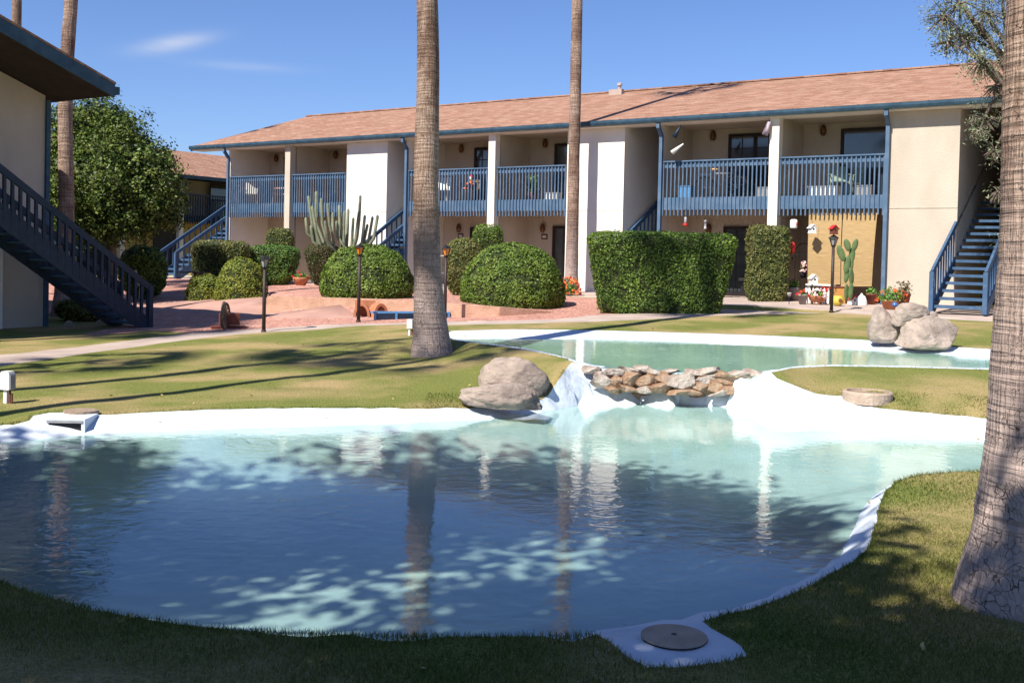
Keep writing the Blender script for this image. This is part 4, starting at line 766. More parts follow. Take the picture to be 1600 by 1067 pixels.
px_bush_at('box_hedge', 302, 389, 377, 434, front(-4.5, 345), 'leaf_dull', 6000, .07, 'shaded flat topped hedge in front of the far left stairs', .6, 'hedge', e=.35, taper=.9, rough=.04, seed=8)
px_bush_at('round_shrub', 692, 757, 374, 455, 31.5, 'leaf_dull', 8000, .062, 'dull green rounded shrub behind the central palm lamp', .8, e=.7, taper=.8, rough=.05, seed=9)
px_bush_at('cylinder_shrub', 736, 786, 351, 420, 31.8, 'leaf_dome', 5000, .062, 'flat topped shrub rising behind the large right dome', .8, e=.5, taper=.8, rough=.06, seed=10)
px_bush_at('round_shrub', 185, 262, 385, 436, front(-8, 225), 'leaf_dome', 5000, .08, 'dark shaded bush under the citrus tree', .8, e=.8, taper=.8, rough=.1, seed=12)
# ---------------------------------------------------------------- boulders and stones
def boulder(name, c, dims, rz=0, seed=0, m='rock', label='', group=None, cat='boulder', tilt=(0, 0), flat=.35, ico=5, facets=20, dlo=.44, dhi=.86, shade=True):
    b = bmesh.new(); bmesh.ops.create_icosphere(b, subdivisions=ico, radius=1); rg = np.random.default_rng(seed+100); pl = rg.normal(size=(facets, 3)); pl /= np.linalg.norm(pl, axis=1)[:, None]; ds = rg.uniform(dlo, dhi, facets)
    for v in b.verts:
        p = np.array(v.co)
        for q, dd in zip(pl, ds):
            k = p@q
            if k > dd: p = p-q*(k-dd)*.93
        f = 1+.10*fbm(tuple(p+seed), 1.3)+.06*fbm(tuple(p+seed*2), 4)+.02*fbm(tuple(p+seed*3), 11); v.co = Vector(p*f)
        if v.co.z < -flat: v.co.z = -flat+(v.co.z+flat)*.25
        v.co = Vector((v.co.x*dims[0]/2, v.co.y*dims[1]/2, (v.co.z)*dims[2]/(1+flat)))
    cs_ = np.array([v.co for v in b.verts]); lo_, hi_ = cs_.min(0), cs_.max(0); md = (lo_+hi_)/2; sz = np.array(dims)/(hi_-lo_)
    for v in b.verts: v.co = Vector((np.array(v.co)-md)*sz)
    me = bpy.data.meshes.new(name); b.to_mesh(me); b.free(); o = link(name, me, m, None, shade, label=label, category=cat, group=group); o.location = Vector(c)+Vector((0, 0, 0)); o.rotation_euler = (tilt[0], tilt[1], rz); return o
def px_rock(name, x0, x1, y0, y1, Y, dep, **k):
    a = gy((x0+x1)/2, (y0+y1)/2, Y); w = (x1-x0)/F_*Y; h = (y1-y0)/F_*Y; return boulder(name, a, (w*1.0, w*dep, h*1.0), **k)
px_rock('boulder', 746, 861, 556, 624, 13.45, .7, seed=4, label='big rounded pale boulder at the edge of the lower pool', flat=.55, facets=9, dlo=.68, dhi=.9)
px_rock('boulder', 716, 850, 597, 638, 12.5, .5, seed=31, label='flat slab boulder leaning against the big rounded one', flat=.5, tilt=(0, .05), facets=9, dlo=.62, dhi=.9)
px_rock('boulder', 1355, 1404, 479, 537, 18.75, .9, seed=12, label='leftmost pale boulder of the pile by the upper pool', flat=.35, facets=10, dlo=.6, dhi=.9)
px_rock('boulder', 1399, 1498, 492, 546, 18.3, .6, seed=17, label='widest boulder of the pile by the upper pool', flat=.3, facets=10, dlo=.6, dhi=.9)
px_rock('boulder', 1390, 1450, 471, 506, 18.5, .8, seed=21, label='boulder lying on top of the pile by the upper pool', flat=.5, tilt=(0, -.3), facets=8, dlo=.6, dhi=.9)
px_rock('boulder', 1448, 1466, 486, 496, 18.7, .8, seed=23, label='small dark stone perched on the widest boulder', flat=.6, ico=3)
c = gy(1395, 467, 20.6); m = MB(); m.ball((0, 0, 0), .055, 12)
o = m.build('gazing_ball', 'blueball', None, True, label='small shiny blue ball beside the boulder pile', category='garden ornament'); o.location = Vector(gy(1398, 476, 22.5))
st_px = [(925, 577, 26, 13), (945, 585, 30, 18), (938, 595, 26, 26), (962, 580, 30, 12), (985, 578, 34, 11), (1004, 575, 24, 13), (1022, 581, 36, 12), (960, 596, 24, 22), (982, 592, 36, 26), (1008, 594, 30, 22), (978, 606, 30, 10), (1007, 607, 24, 12), (1034, 588, 40, 22), (1030, 604, 40, 18), (1062, 595, 44, 28), (1060, 611, 40, 8), (1085, 581, 26, 10), (1103, 578, 40, 12), (1105, 590, 34, 16), (1092, 602, 26, 20), (1118, 602, 34, 20), (1130, 592, 40, 18), (1140, 607, 34, 18), (1150, 583, 36, 12), (1165, 594, 30, 22), (1168, 606, 22, 34), (1180, 585, 32, 16), (1125, 612, 30, 10), (958, 608, 22, 12), (1152, 596, 26, 12), (1080, 610, 26, 10), (1047, 579, 28, 9), (1128, 584, 30, 12), (1192, 590, 22, 16), (1118, 588, 26, 12), (1172, 580, 26, 10), (1142, 594, 26, 12), (1185, 603, 20, 20)]
ORD = 'first second third fourth fifth sixth seventh eighth ninth tenth eleventh twelfth thirteenth fourteenth fifteenth'.split()
for i, (x, y, w, h) in enumerate(st_px):
    t = (y-575)/45; Y = 14.02-.26*t; row = 0 if y < 586 else (1 if y < 600 else 2); rank = sorted(q[0] for q in st_px if (0 if q[1] < 586 else (1 if q[1] < 600 else 2)) == row).index(x); lb_ = ('rust stained stone, ' if i in (7, 8, 9, 10, 12, 13, 15, 19, 20, 21, 22, 28, 29, 30, 32, 36) else 'pale flat stone, ')+ORD[rank]+' from the left in the '+['top', 'middle', 'bottom'][row]+' row of the waterfall'
    px_rock('waterfall_stone', x-w/2-4, x+w/2+4, y-h/2*.85, y+h/2*.85+2, Y, .6, seed=40+i, m='rust' if 'rust' in lb_ else 'slate', label=lb_, group='stones of the waterfall between the pools', cat='stone', flat=.5, ico=3, facets=16, dlo=.38, dhi=.8, shade=False, tilt=(random.uniform(-.15, .15), random.uniform(-.25, .25) if i != 25 else .2))
m = MB(); rg = np.random.default_rng(3)                   # dark bed stones and mortar behind the face of the waterfall
pts = [gz(x, y, z) for x, y, z in ((905, 572, .17), (960, 578, .17), (1060, 583, .17), (1150, 588, .17), (1200, 586, .17))]; pb = [gz(x, y, -.2) for x, y in ((925, 622), (960, 622), (1060, 623), (1150, 625), (1180, 624))]
vs = []
for a, b in zip(pts, pb): vs += [tuple(a+np.array([0, .02, -.015])), tuple(a*.4+b*.6+np.array([0, -.09, .0])), tuple(b+np.array([0, -.07, -.05]))]
m.add(vs, [(3*i+j, 3*i+j+1, 3*i+j+4, 3*i+j+3) for i in range(4) for j in range(2)]); m.add([(x, y+.5, z-.03) for x, y, z in vs], [(3*i+j+3, 3*i+j+4, 3*i+j+1, 3*i+j) for i in range(4) for j in range(2)])
m.build('stone_weir', 'rust', label='rough mortared weir face behind the waterfall stones', category='weir')
# ---------------------------------------------------------------- small structures round the pools
c = gt(1360, 606); m = MB(); m.lathe([(.29, -.08), (.30, .045), (.285, .065), (.25, .065), (.245, .02)], (0, 0, 0), 28); 
o = m.build('planter_ring', ['tan'], label='low round concrete ring set in the grass beside the waterfall', category='concrete ring'); p = gt(1360, 615); o.location = Vector(p)+Vector((0, .1, .03)); m = MB(); m.lathe([(.24, .01), (.2, .035), (.02, .04)], (0, 0, 0), 20); m.build('sand_fill', 'concrete_old', o)
a = gz(1053, 1000, -.12); m = MB(); m.lathe([(.150, -.02), (.155, .010), (.145, .014), (.03, .016)], (0, 0, 0), 40); o = m.build('access_lid', 'tan', label='round tan lid in the painted pad at the bottom edge', category='lid'); o.location = Vector((a[0], a[1], th(a[0], a[1])+.006))
m = MB(); m.lathe([(.012, .0), (.014, .004), (.004, .004)], (0, 0, .014), 12); m.build('lid_hole', 'black', o); m = MB(); m.tube([(0.153*math.cos(t), .153*math.sin(t), 0) for t in np.linspace(3.4, 6.2, 20)], .004, 5); m.build('lid_gap', 'black', o)
sk = empty('pool_skimmer', gz(111, 672, -.24)+np.array([0, -.12, 0]), .05, label='painted skimmer box with dark mouth in the far left pool rim', category='pool skimmer')
m = MB(); m.box(-.20, -.165, -.04, .3, -.05, .115); m.box(.165, .20, -.04, .3, -.05, .115); m.box(-.20, .20, -.04, .36, .115, .14); m.build('housing', 'paint', sk)
m = MB(); m.box(-.164, .164, -.015, .0, -.02, .114); m.build('mouth', 'black', sk); m = MB(); m.box(-.18, .18, -.048, -.041, .10, .125); m.build('lip', 'grey', sk)
m = MB(); m.lathe([(.15, .0), (.15, .03), (.13, .035)], (0, .42, .135), 24, sx=1.2); m.build('lid', 'concrete_old', sk)
def outlet(loc, sc, label):
    r = empty('outlet_box', loc, -.25, label=label, category='outlet box'); m = MB(); m.box(-.045*sc, .005*sc, -.025, .025, -.05, .2*sc); m.build('post', 'white', r)
    m = MB(); m.box(-.075*sc, .065*sc, -.05, .045, .17*sc, .40*sc); m.box(-.06*sc, .05*sc, -.05, .045, .40*sc, .415*sc); m.build('housing', 'white', r)
    m = MB(); m.box(.0661*sc, .085*sc, -.045, .04, .18*sc, .37*sc); m.box(.0851*sc, .09*sc, -.03, .03, .25*sc, .27*sc); m.build('cover', 'grey', r)
    m = MB(); m.tube([(.03, 0, -.05), (.03, 0, .17*sc)], .012); m.tube([(.055, 0, -.05), (.055, 0, .10)], .012); m.build('conduit', 'redwood', r); return r
q = gt(12, 628); outlet(q, .85, 'white outlet box on a short post at the left end of the lawn')
q = gt(641, 523); r_ = outlet(q, .72, 'pale outlet box on a post hidden beside the central palm')
# ---------------------------------------------------------------- lamps
def lamp(x, yb, yt, amber, label, zoff=0):
    b = gt(x, yb); t = gy(x, yt, b[1]); h = t[2]-b[2]; r = empty('garden_lamp', b, 0, label=label, category='lamp post', group='lamp posts along the walkway')
    m = MB(); m.tube([(0, 0, -.1), (0, 0, h-.27)], [.042, .036], 12); m.lathe([(.055, 0), (.055, .03), (.04, .05)], (0, 0, 0), 12); m.build('post', 'brownpost', r, True)
    m = MB(); m.lathe([(.05, h-.30), (.058, h-.28), (.058, h-.26), (.03, h-.26)], n=6); m.lathe([(.13, h-.10), (.125, h-.085), (.055, h-.035), (.02, h-.02), (.012, h)], n=6)
    for k in range(6): a = 2*math.pi*(k+.5)/6; m.tube([(.053*math.cos(a), .053*math.sin(a), h-.26), (.105*math.cos(a), .105*math.sin(a), h-.09)], .006, 5)
    m.build('lantern', 'black', r); m = MB(); m.lathe([(.048, h-.262), (.097, h-.101)], n=6); m.build('lamp_glass', 'amber' if amber else 'frost', r); return r, b, h
lamp(412, 519, 398, False, 'lamp post with grey glass standing in front of the yellow green dome shrub')
lamp(560, 503, 380, True, 'lamp post with amber glass in front of the left large dome shrub')
lamp(695, 498, 382, True, 'lamp post with amber glass just right of the central palm')
_, lb4, lh4 = lamp(1299, 488, 366, False, 'lamp post with a red birdhouse on top by the bamboo blinds')
def birdhouse(loc, s, body, roofm, label, hang=False, rz=.2):
    r = empty('birdhouse', loc, rz, label=label, category='birdhouse'); m = MB(); v = [(-.5, -.5, 0), (.5, -.5, 0), (.5, .5, 0), (-.5, .5, 0), (-.5, -.5, .9), (.5, -.5, .9), (.5, .5, .9), (-.5, .5, .9), (0, -.5, 1.4), (0, .5, 1.4)]
    m.add([(x*s, y*s, z*s) for x, y, z in v], [(3, 2, 1, 0), (0, 1, 5, 8, 4), (2, 3, 7, 9, 6), (1, 2, 6, 5), (3, 0, 4, 7)]); m.box(-.6*s, .6*s, -.6*s, .6*s, -.08*s, -.001); m.build('body', body, r)
    m = MB(); m.bar((-.02*s, 0, 1.46*s), (.72*s, 0, .74*s), 1.3*s, .08*s); m.bar((.02*s, 0, 1.46*s), (-.72*s, 0, .74*s), 1.3*s, .08*s); m.build('roof', roofm, r)
    m = MB(); m.lathe([(.17*s, 0), (.17*s, .02*s)], n=14); o = m.build('entrance_hole', 'black', r); o.rotation_euler = (math.pi/2, 0, 0); o.location = (0, -.5*s, .65*s)
    if hang: m = MB(); m.tube([(0, 0, 1.4*s), (0, 0, 1.4*s+hang)], .004, 5); m.build('cord', 'black', r)
    return r
birdhouse(lb4+np.array([0, 0, lh4+.01]), .145, 'redwood', 'red', 'red and purple birdhouse sitting on top of the right lamp post')
birdhouse(facw(1269, 364, -.35), .16, 'white', 'white', 'white birdhouse hanging under the balcony before the bamboo blinds', hang=.42)
# ---------------------------------------------------------------- patio, balcony and court things
def place(x, y0, n, up=None):                            # foot of a patio thing seen at pixel x, standing on the paving on line n
    s, z = fac(x, y0, n); p = LP(s, n); return np.array([p[0], p[1], th(p[0], p[1])])
def hz_(x, ytop, base):                                  # height of pixel y over a base at that depth
    return gy(x, ytop, base[1])[2]-base[2]
def flowers(parent, c, r, h, n, leaf, pet, nf, size=.07, name='foliage'):
    d = RNG.normal(size=(n, 3)); d /= np.linalg.norm(d, axis=1)[:, None]; d[:, 2] = abs(d[:, 2])*1.0; P = np.array(c)+d*np.array([r, r, h])*RNG.uniform(.35, 1, (n, 1)); link(name, quads_mesh(name, leaf_quads(P, d, size, .7)), leaf, parent)
    m = MB(); 
    for k in range(7): a = random.uniform(0, 6.28); m.tube([(c[0], c[1], c[2]-.02), (c[0]+math.cos(a)*r*.6, c[1]+math.sin(a)*r*.6, c[2]+h*.8)], .006, 4)
    m.build('stem', 'leaf_pot', parent)
    if pet:
        d = RNG.normal(size=(nf, 3)); d /= np.linalg.norm(d, axis=1)[:, None]; d[:, 2] = abs(d[:, 2]); d[:, 1] -= .3; c0 = np.array(c)+d*np.array([r, r, h])*1.0; P = np.repeat(c0, 7, 0)+RNG.normal(size=(nf*7, 3))*.022
        link('blossom', quads_mesh('blossom', leaf_quads(P, np.repeat(d, 7, 0), .06, .8)), pet, parent)
def pot(x, n, w, h, m_, label, plant=None, prof=None, rim=True, soil=True):
    b = place(x, 470, n); r = empty('potted_plant' if plant else 'plant_pot', b, 0, label=label, category='potted plant' if plant else 'pot'); m = MB()
    m.lathe(prof or [(w*.34, 0), (w*.47, h*.8), (w*.5, h*.8), (w*.5, h), (w*.44, h), (w*.42, h*.88)], (0, 0, 0), 20); m.build('pot', m_, r, True); m = MB(); m.lathe([(w*.42, h*.85), (w*.3, h*.9), (.01, h*.91)], (0, 0, 0), 16); m.build('soil', 'soil', r)
    if plant: flowers(r, (0, 0, h*.9), *plant)
    return r
# bamboo blinds hang just inside the balcony edge
for x0, x1, xb0, xb1, yb, lab in ((1264, 1316, 1262, 1313, 444, 'left bamboo blind hanging from the balcony behind the lamp post'), (1317.5, 1371, 1314, 1362, 447, 'right bamboo blind hanging from the balcony behind the prickly pear')):
    a = facw(x0, 340, .10); b = facw(x1, 340, .10); c = facw(xb1, yb, .02); d = facw(xb0, yb, .02); zt_ = ZF-.37; R0_ = empty('bamboo_blind', (a[0], a[1], 0), 0, label=lab, category='window blind', group='bamboo blinds under the balcony')
    off = np.array([a[0], a[1], 0]); m = MB(); k = 12
    for i in range(k+1):
        t = i/k; l = (np.array([a[0], a[1], zt_])*(1-t)+d*t)-off; r = (np.array([b[0], b[1], zt_])*(1-t)+c*t)-off; sag = bn*(-.05*math.sin(t*3.1)); 
        for q in (l, r): m.v.append(tuple(q+sag)); 
        for q in (l, r): m.v.append(tuple(q+sag+bn*.008))
    for i in range(k):
        j = 4*i; m.f += [(j, j+1, j+5, j+4), (j+2, j+6, j+7, j+3), (j, j+4, j+6, j+2), (j+1, j+3, j+7, j+5)]; m.mi += [0]*4
    m.build('slats', 'bamboo', R0_); m = MB(); m.tube([d-off, c-off], .018, 8); m.build('bottom_bar', 'bamboo', R0_)
# hanging things
def hang(x, y, n=-.3): return facw(x, y, n)
def under(x): return ZF-.36
c = hang(1071, 349); r = empty('bird_feeder', c, 0, label='red and clear nectar feeder hanging left of the french door', category='bird feeder')
m = MB(); m.lathe([(.035, 0), (.04, .03), (.04, .17), (.02, .19)], (0, 0, 0), 12); m.build('bottle', 'frost', r, True); m = MB(); m.lathe([(.03, -.09), (.085, -.06), (.085, -.03), (.04, 0)], (0, 0, 0), 14); m.build('base', 'red', r, True); m = MB(); m.tube([(0, 0, .19), (0, 0, under(0)-c[2]+.02)], .004, 5); m.build('cord', 'black', r)
c = hang(1102, 358); r = empty('bird_feeder', c, 0, label='small grey tube feeder hanging before the wall light by the french door', category='bird feeder')
m = MB(); m.lathe([(.05, 0), (.05, .02), (.035, .03), (.035, .2), (.06, .21), (.01, .27)], (0, 0, 0), 12); m.build('tube', 'frost', r, True); m = MB(); m.tube([(0, 0, .27), (0, 0, under(0)-c[2]+.02)], .004, 5); m.build('cord', 'black', r)
c = hang(1240, 357); r = empty('hanging_lantern', c, .2, label='white hanging lantern with a red heart right of the column hedge', category='lantern')
m = MB(); m.lathe([(.09, 0), (.10, .02), (.10, .22), (.07, .25)], (0, 0, 0), 16); m.build('shade', 'white', r, True); m = MB(); m.ball((.045, -.085, .12), .035, 8, sc=(1, .4, 1.4)); m.build('heart', 'red', r, True); m = MB(); m.tube([(0, 0, .25), (0, 0, under(0)-c[2]+.02)], .004, 5); m.build('cord', 'black', r)
c = hang(1238, 397); r = empty('wind_chime', c, 0, label='red wind chime with a dark striker left of the bamboo blinds', category='wind chime')
m = MB(); m.lathe([(.03, .0), (.075, .06), (.085, .2), (.06, .3), (.02, .34)], (0, 0, 0), 12); m.build('bell', 'red', r, True); m = MB(); m.tube([(0, 0, .0), (0, 0, -.1)], .004, 5); m.ball((0, 0, -.12), .025, 8, sc=(1, 1, 1.6)); m.build('striker', 'black', r); m = MB(); m.tube([(0, 0, .34), (0, 0, under(0)-c[2]+.02)], .004, 5); m.build('cord', 'black', r)
def sock(x0, y0, x1, y1, r0, r1, m_, label, stripes=False):
    a = hang(x0, y0, -.28); b = hang(x1, y1, -.34); r = empty('wind_sock', a, 0, label=label, category='wind sock'); m = MB(); d = Vector(b-a)
    m.tube([(0, 0, 0), d*.5, d], [r0, (r0+r1)/2, r1], 14, cap=True); m.build('sleeve', m_, r, True)
    if stripes:
        for k in range(5): m = MB(); a_ = k*1.25; o_ = Vector((math.cos(a_), 0, 0))*r0; m.tube([o_, d*.9+Vector((math.cos(a_), -.6, 0))*r1*1.05], .012, 5); m.build('stripe', 'redwood', r)
    m = MB(); m.tube([(0, 0, 0), (0, 0, 5.93-.16-a[2])], .003, 4); m.build('cord', 'black', r)
sock(1064, 196, 1053, 215,   .012, .085, 'navy', 'dark blue wind sock under the eave beside the downspout'); sock(1068, 225, 1050, 239, .02, .075, 'white', 'white wind sock just above the blue railing'); sock(1202, 191, 1195, 211, .05, .085, 'purple', 'striped purple wind sock with a white end beside the balcony post', True)
# mobility scooter
b = place(1151, 462, .75); r = empty('mobility_scooter', b, BROT+.35, label='dark mobility scooter with a red light parked by the french door', category='scooter')
m = MB(); m.box(-.5, .5, -.2, .2, .10, .17); m.box(.12, .5, -.2, .2, .17, .34); m.build('chassis', 'black', r)
for x, y in ((-.42, -.2), (-.42, .2), (.38, -.25), (.38, .25)):
    o = MB().lathe([(.04, -.03), (.1, -.03), (.11, 0), (.1, .03), (.04, .03)], n=16).build('wheel', 'rubber', r, True); o.rotation_euler = (math.pi/2, 0, 0); o.location = (x, y, .11); h = MB().lathe([(.045, -.035), (.045, .035)], n=10).build('hub', 'grey', o)
m = MB(); m.box(.05, .45, -.22, .22, .5, .58); m.tube([(.26, 0, .3), (.26, 0, .52)], .03); m.build('seat', 'rubber', r); m = MB(); m.bar((.42, 0, .56), (.5, 0, .98), .4, .06); m.build('backrest', 'rubber', r)
m = MB(); m.tube([(-.4, 0, .15), (-.3, 0, .88)], .025); m.tube([(-.3, -.22, .88), (-.3, .22, .88)], .015); m.box(-.38, -.28, -.1, .1, .82, .93); m.build('tiller', 'black', r); m = MB(); m.box(-.56, -.4, -.16, .16, .48, .68); m.build('basket', 'white', r); m = MB(); m.ball((-.36, 0, .97), .05, 8); m.build('light', 'red', r, True)
# arch trellis and orchids
b = place(1254, 460, .9); r = empty('plant_stand', b, BROT, label='black arched plant stand left of the bamboo blinds', category='plant stand'); m = MB(); m.tube([(-.25, 0, 0), (-.25, 0, 1.35)]+[(-.25*math.cos(t), 0, 1.35+.28*math.sin(t)) for t in np.linspace(.2, 2.94, 9)]+[(.25, 0, 1.35), (.25, 0, 0)], .012, 6)
for z in (.62, 1.3): m.box(-.25, .25, -.13, .13, z, z+.02)
m.build('frame', 'black', r)
r = empty('potted_plant', b+np.array([0, 0, .64]), 0, label='orchid with pale blossoms on the black arched stand', category='potted plant'); m = MB(); m.lathe([(.07, 0), (.1, .16), (.09, .16)], (0, 0, 0), 14); m.build('pot', 'black', r, True); flowers(r, (0, 0, .14), .12, .32, 60, 'leaf_copper', 'pink', 10)
pot(1239, -.2, .34, .38, 'potgrey', 'grey pot of green leaves in the shade beside the column hedge', (.2, .3, 160, 'leaf_pot', None, 0))
pot(1254, -1.75, .25, .26, 'potgrey', 'small grey pot of red flowers next to the solar light', (.13, .16, 90, 'leaf_pot', 'redflower', 7))
p_ = pot(1277, -1.5, .46, .22, 'terra', 'wide terracotta bowl of pink and white flowers', (.24, .2, 160, 'leaf_pot', 'pink', 26), prof=[(.12, .05), (.2, .1), (.23, .2), (.24, .22), (.2, .22)])
for k in range(3): m = MB(); a = k*2.09-1.57; m.lathe([(.025, -.0), (.04, .09)], (.13*math.cos(a), .13*math.sin(a), 0), 8); m.build('foot', 'terra', p_)
pot(1294, -.9, .3, .3, 'terra', 'terracotta pot of yellow green leaves directly behind the lamp post', (.2, .26, 120, 'leaf_pot', 'redflower', 5))
pot(1361, -.5, .3, .3, 'clay', 'dark red pot of green leaves between the blind and the downspout', (.17, .2, 110, 'leaf_pot', None, 0))
pot(1391, -1.6, .46, .24, 'terra', 'large terracotta planter of geraniums in front of the downspout', (.36, .36, 420, 'leaf_pot', 'orange', 16))
pot(1411, -.8, .38, .34, 'clay', 'dark clay pot with a copper leaved shrub against the sunny wall', (.26, .4, 220, 'leaf_copper', None, 0))
b = place(1309, 470, -1.85); r = empty('garden_ornament', b, 0, label='round yellow glazed pot with a sunflower face beside the lamp post', category='garden ornament'); m = MB(); m.lathe([(.08, 0), (.14, .06), (.15, .15), (.11, .24), (.1, .25)], (0, 0, 0), 18); m.build('pot', 'yellow', r, True); m = MB(); m.ball((.02, -.14, .14), .05, 10, sc=(1, .4, 1)); m.build('face', 'clay', r, True)
b = place(1233, 470, -2.1); r = empty('solar_light', b, 0, label='small solar path light at the foot of the column hedge', category='path light'); m = MB(); m.tube([(0, 0, -.05), (0, 0, .22)], .01); m.build('stake', 'black', r); m = MB(); m.lathe([(.03, .2), (.065, .29), (.06, .3), (.02, .31)], (0, 0, 0), 14); m.build('lamp', 'frost', r, True)
# prickly pear
b = place(1326, 474, -1.5); r = empty('prickly_pear', b, 0, label='tall prickly pear cactus standing before the right bamboo blind', category='cactus'); S_ = b[1]/F_
for k, (x, y, w, h, an) in enumerate(((1322.5, 457, 8, 24, .0), (1329, 455, 7, 26, .05), (1323, 430, 7, 22, .1), (1330, 432, 9, 24, -.1), (1331, 413, 5, 20, .05), (1323, 414, 9, 26, .1), (1314, 396, 10, 24, -.35), (1331.5, 399, 9, 22, .1), (1324, 383, 9, 18, -.3), (1336, 383, 8, 18, .25))):
    q = gy(x, y, b[1])-b; m = MB(); m.ball((0, 0, 0), 1, 12, sc=(w*S_*.56, .035, h*S_*.56)); o = m.build('pad', 'pear', r, True); o.location = Vector(q)+Vector((0, random.uniform(-.03, .03), 0)); o.rotation_euler = (0, an, random.uniform(-.5, .5))
# decorative cottages, picket fence, box, dog
birdhouse(place(1270, 470, -1.0)+np.array([0, 0, .52]), .17, 'white', 'cream', 'white cottage birdhouse standing on the picket ledge')
b = place(1280, 470, -1.0); r = empty('picket_edging', b, BROT, label='white picket edging and ledge behind the terracotta bowl', category='garden edging'); m = MB(); m.box(-.35, .4, -.1, .1, .47, .51); m.build('ledge', 'white', r)
for k in range(8): m = MB(); x = -.33+k*.1; m.add([(x-.03, -.12, 0), (x+.03, -.12, 0), (x+.03, -.12, .36), (x, -.12, .42), (x-.03, -.12, .36), (x-.03, -.1, 0), (x+.03, -.1, 0), (x+.03, -.1, .36), (x, -.1, .42), (x-.03, -.1, .36)], [(0, 1, 2, 3, 4), (9, 8, 7, 6, 5), (0, 5, 6, 1), (1, 6, 7, 2), (2, 7, 8, 3), (3, 8, 9, 4), (4, 9, 5, 0)]); m.build('picket', 'white', r)
for x in (-.3, .35): m = MB(); m.box(x-.03, x+.03, -.03, .03, 0, .47); m.build('post', 'white', r)
b = place(1311, 463, -.35); r = empty('wooden_box', b, BROT, label='orange wooden box under the bamboo blinds', category='box'); m = MB(); m.box(-.22, .22, -.16, .16, 0, .42); m.build('body', mat('orange_wood', (.45, .22, .06), .7, (.38, .18, .05), 5), r); m = MB(); m.box(-.24, .24, -.18, .18, .42, .45); m.build('lid', 'redwood', r)
b = place(1332, 463, -.9); birdhouse(b, .17, 'white', 'red', 'small white house with a red roof right of the prickly pear foot', rz=.5)
b = place(1346, 472, -1.0); r = empty('white_bag', b, 0, label='white bag shaped as a ribbed dome on the patio right of the prickly pear', category='bag'); m = MB(); m.lathe([(.15, 0), (.14, .1), (.1, .22), (.03, .27)], (0, 0, 0), 12); m.build('cover', 'white', r); m = MB(); m.ball((0, 0, .28), .03, 8); m.build('knob', 'white', r, True)  # stands for a white bag, built as a ribbed dome with a knob
# orange flowers by the slender palm
b = gt(888, 462); r = empty('flowering_shrub', b, 0, label='orange flowering shrub at the foot of the slender palm', category='shrub'); flowers(r, (0, 0, .05), .36, .5, 700, 'leaf_pot', 'orange', 60)
# terracotta bowl near the far shrubs
b = facw(470, 437, -3.4); b[2] = th(b[0], b[1]); r = empty('potted_plant', b, 0, label='terracotta bowl of low green leaves beside the browning shrub', category='potted plant'); m = MB(); m.lathe([(.16, 0), (.26, .2), (.28, .27), (.24, .27)], (0, 0, 0), 18); m.build('pot', 'terra', r, True); flowers(r, (0, 0, .24), .3, .22, 260, 'leaf_pot', 'redflower', 6)
# columnar cactus clump
b = gy(540, 428, 36.5); b = np.array([b[0], b[1], .5]); r = empty('columnar_cactus', b, 0, label='many armed grey green columnar cactus against the left balcony', category='cactus'); rg = random.Random(4)
arms = [(482, 306, 500, 392), (488, 322, 506, 398), (494, 299, 508, 385), (502, 310, 512, 380), (512, 318, 520, 372), (520, 332, 536, 408), (530, 320, 535, 392), (538, 330, 538, 398), (544, 326, 541, 404), (552, 340, 544, 410), (561, 330, 548, 402), (563, 305, 558, 372), (570, 336, 552, 410), (582, 338, 556, 402), (590, 336, 566, 398), (478, 340, 500, 380), (508, 345, 530, 400), (526, 345, 538, 385), (574, 350, 560, 390), (486, 352, 504, 392)]
for x0, y0, x1, y1 in arms:
    dy = rg.uniform(-.6, .6); t = gy(x0, y0, b[1]+dy)-b; e = gy(x1, y1, b[1]+dy*.5)-b; kn = (t*.5+e*.5)+np.array([(t[0]-e[0])*rg.uniform(.1, .5), 0, -.12]); f = np.array([rg.uniform(-.18, .18), 0, 0.]); m = MB()
    pts = [f, e*.5+f*.5, e, kn, t-np.array([0, 0, .06]), t]; m.tube(pts, [.055, .052, .05, .056, .05, .02], 8); m.build('arm', 'cactus', r, True)
# white frame beside the central lamp
b = gt(690, 447); r = empty('trellis_frame', b, .3, label='pale square trellis frame between the central palm and its lamp', category='trellis'); m = MB()
for x in (-.35, .3): m.tube([(x, 0, 0), (x, 0, 1.05)], .022, 6)
for z in (.45, 1.05): m.tube([(-.35, 0, z), (.3, 0, z)], .022, 6)
m.build('frame', 'cream', r)
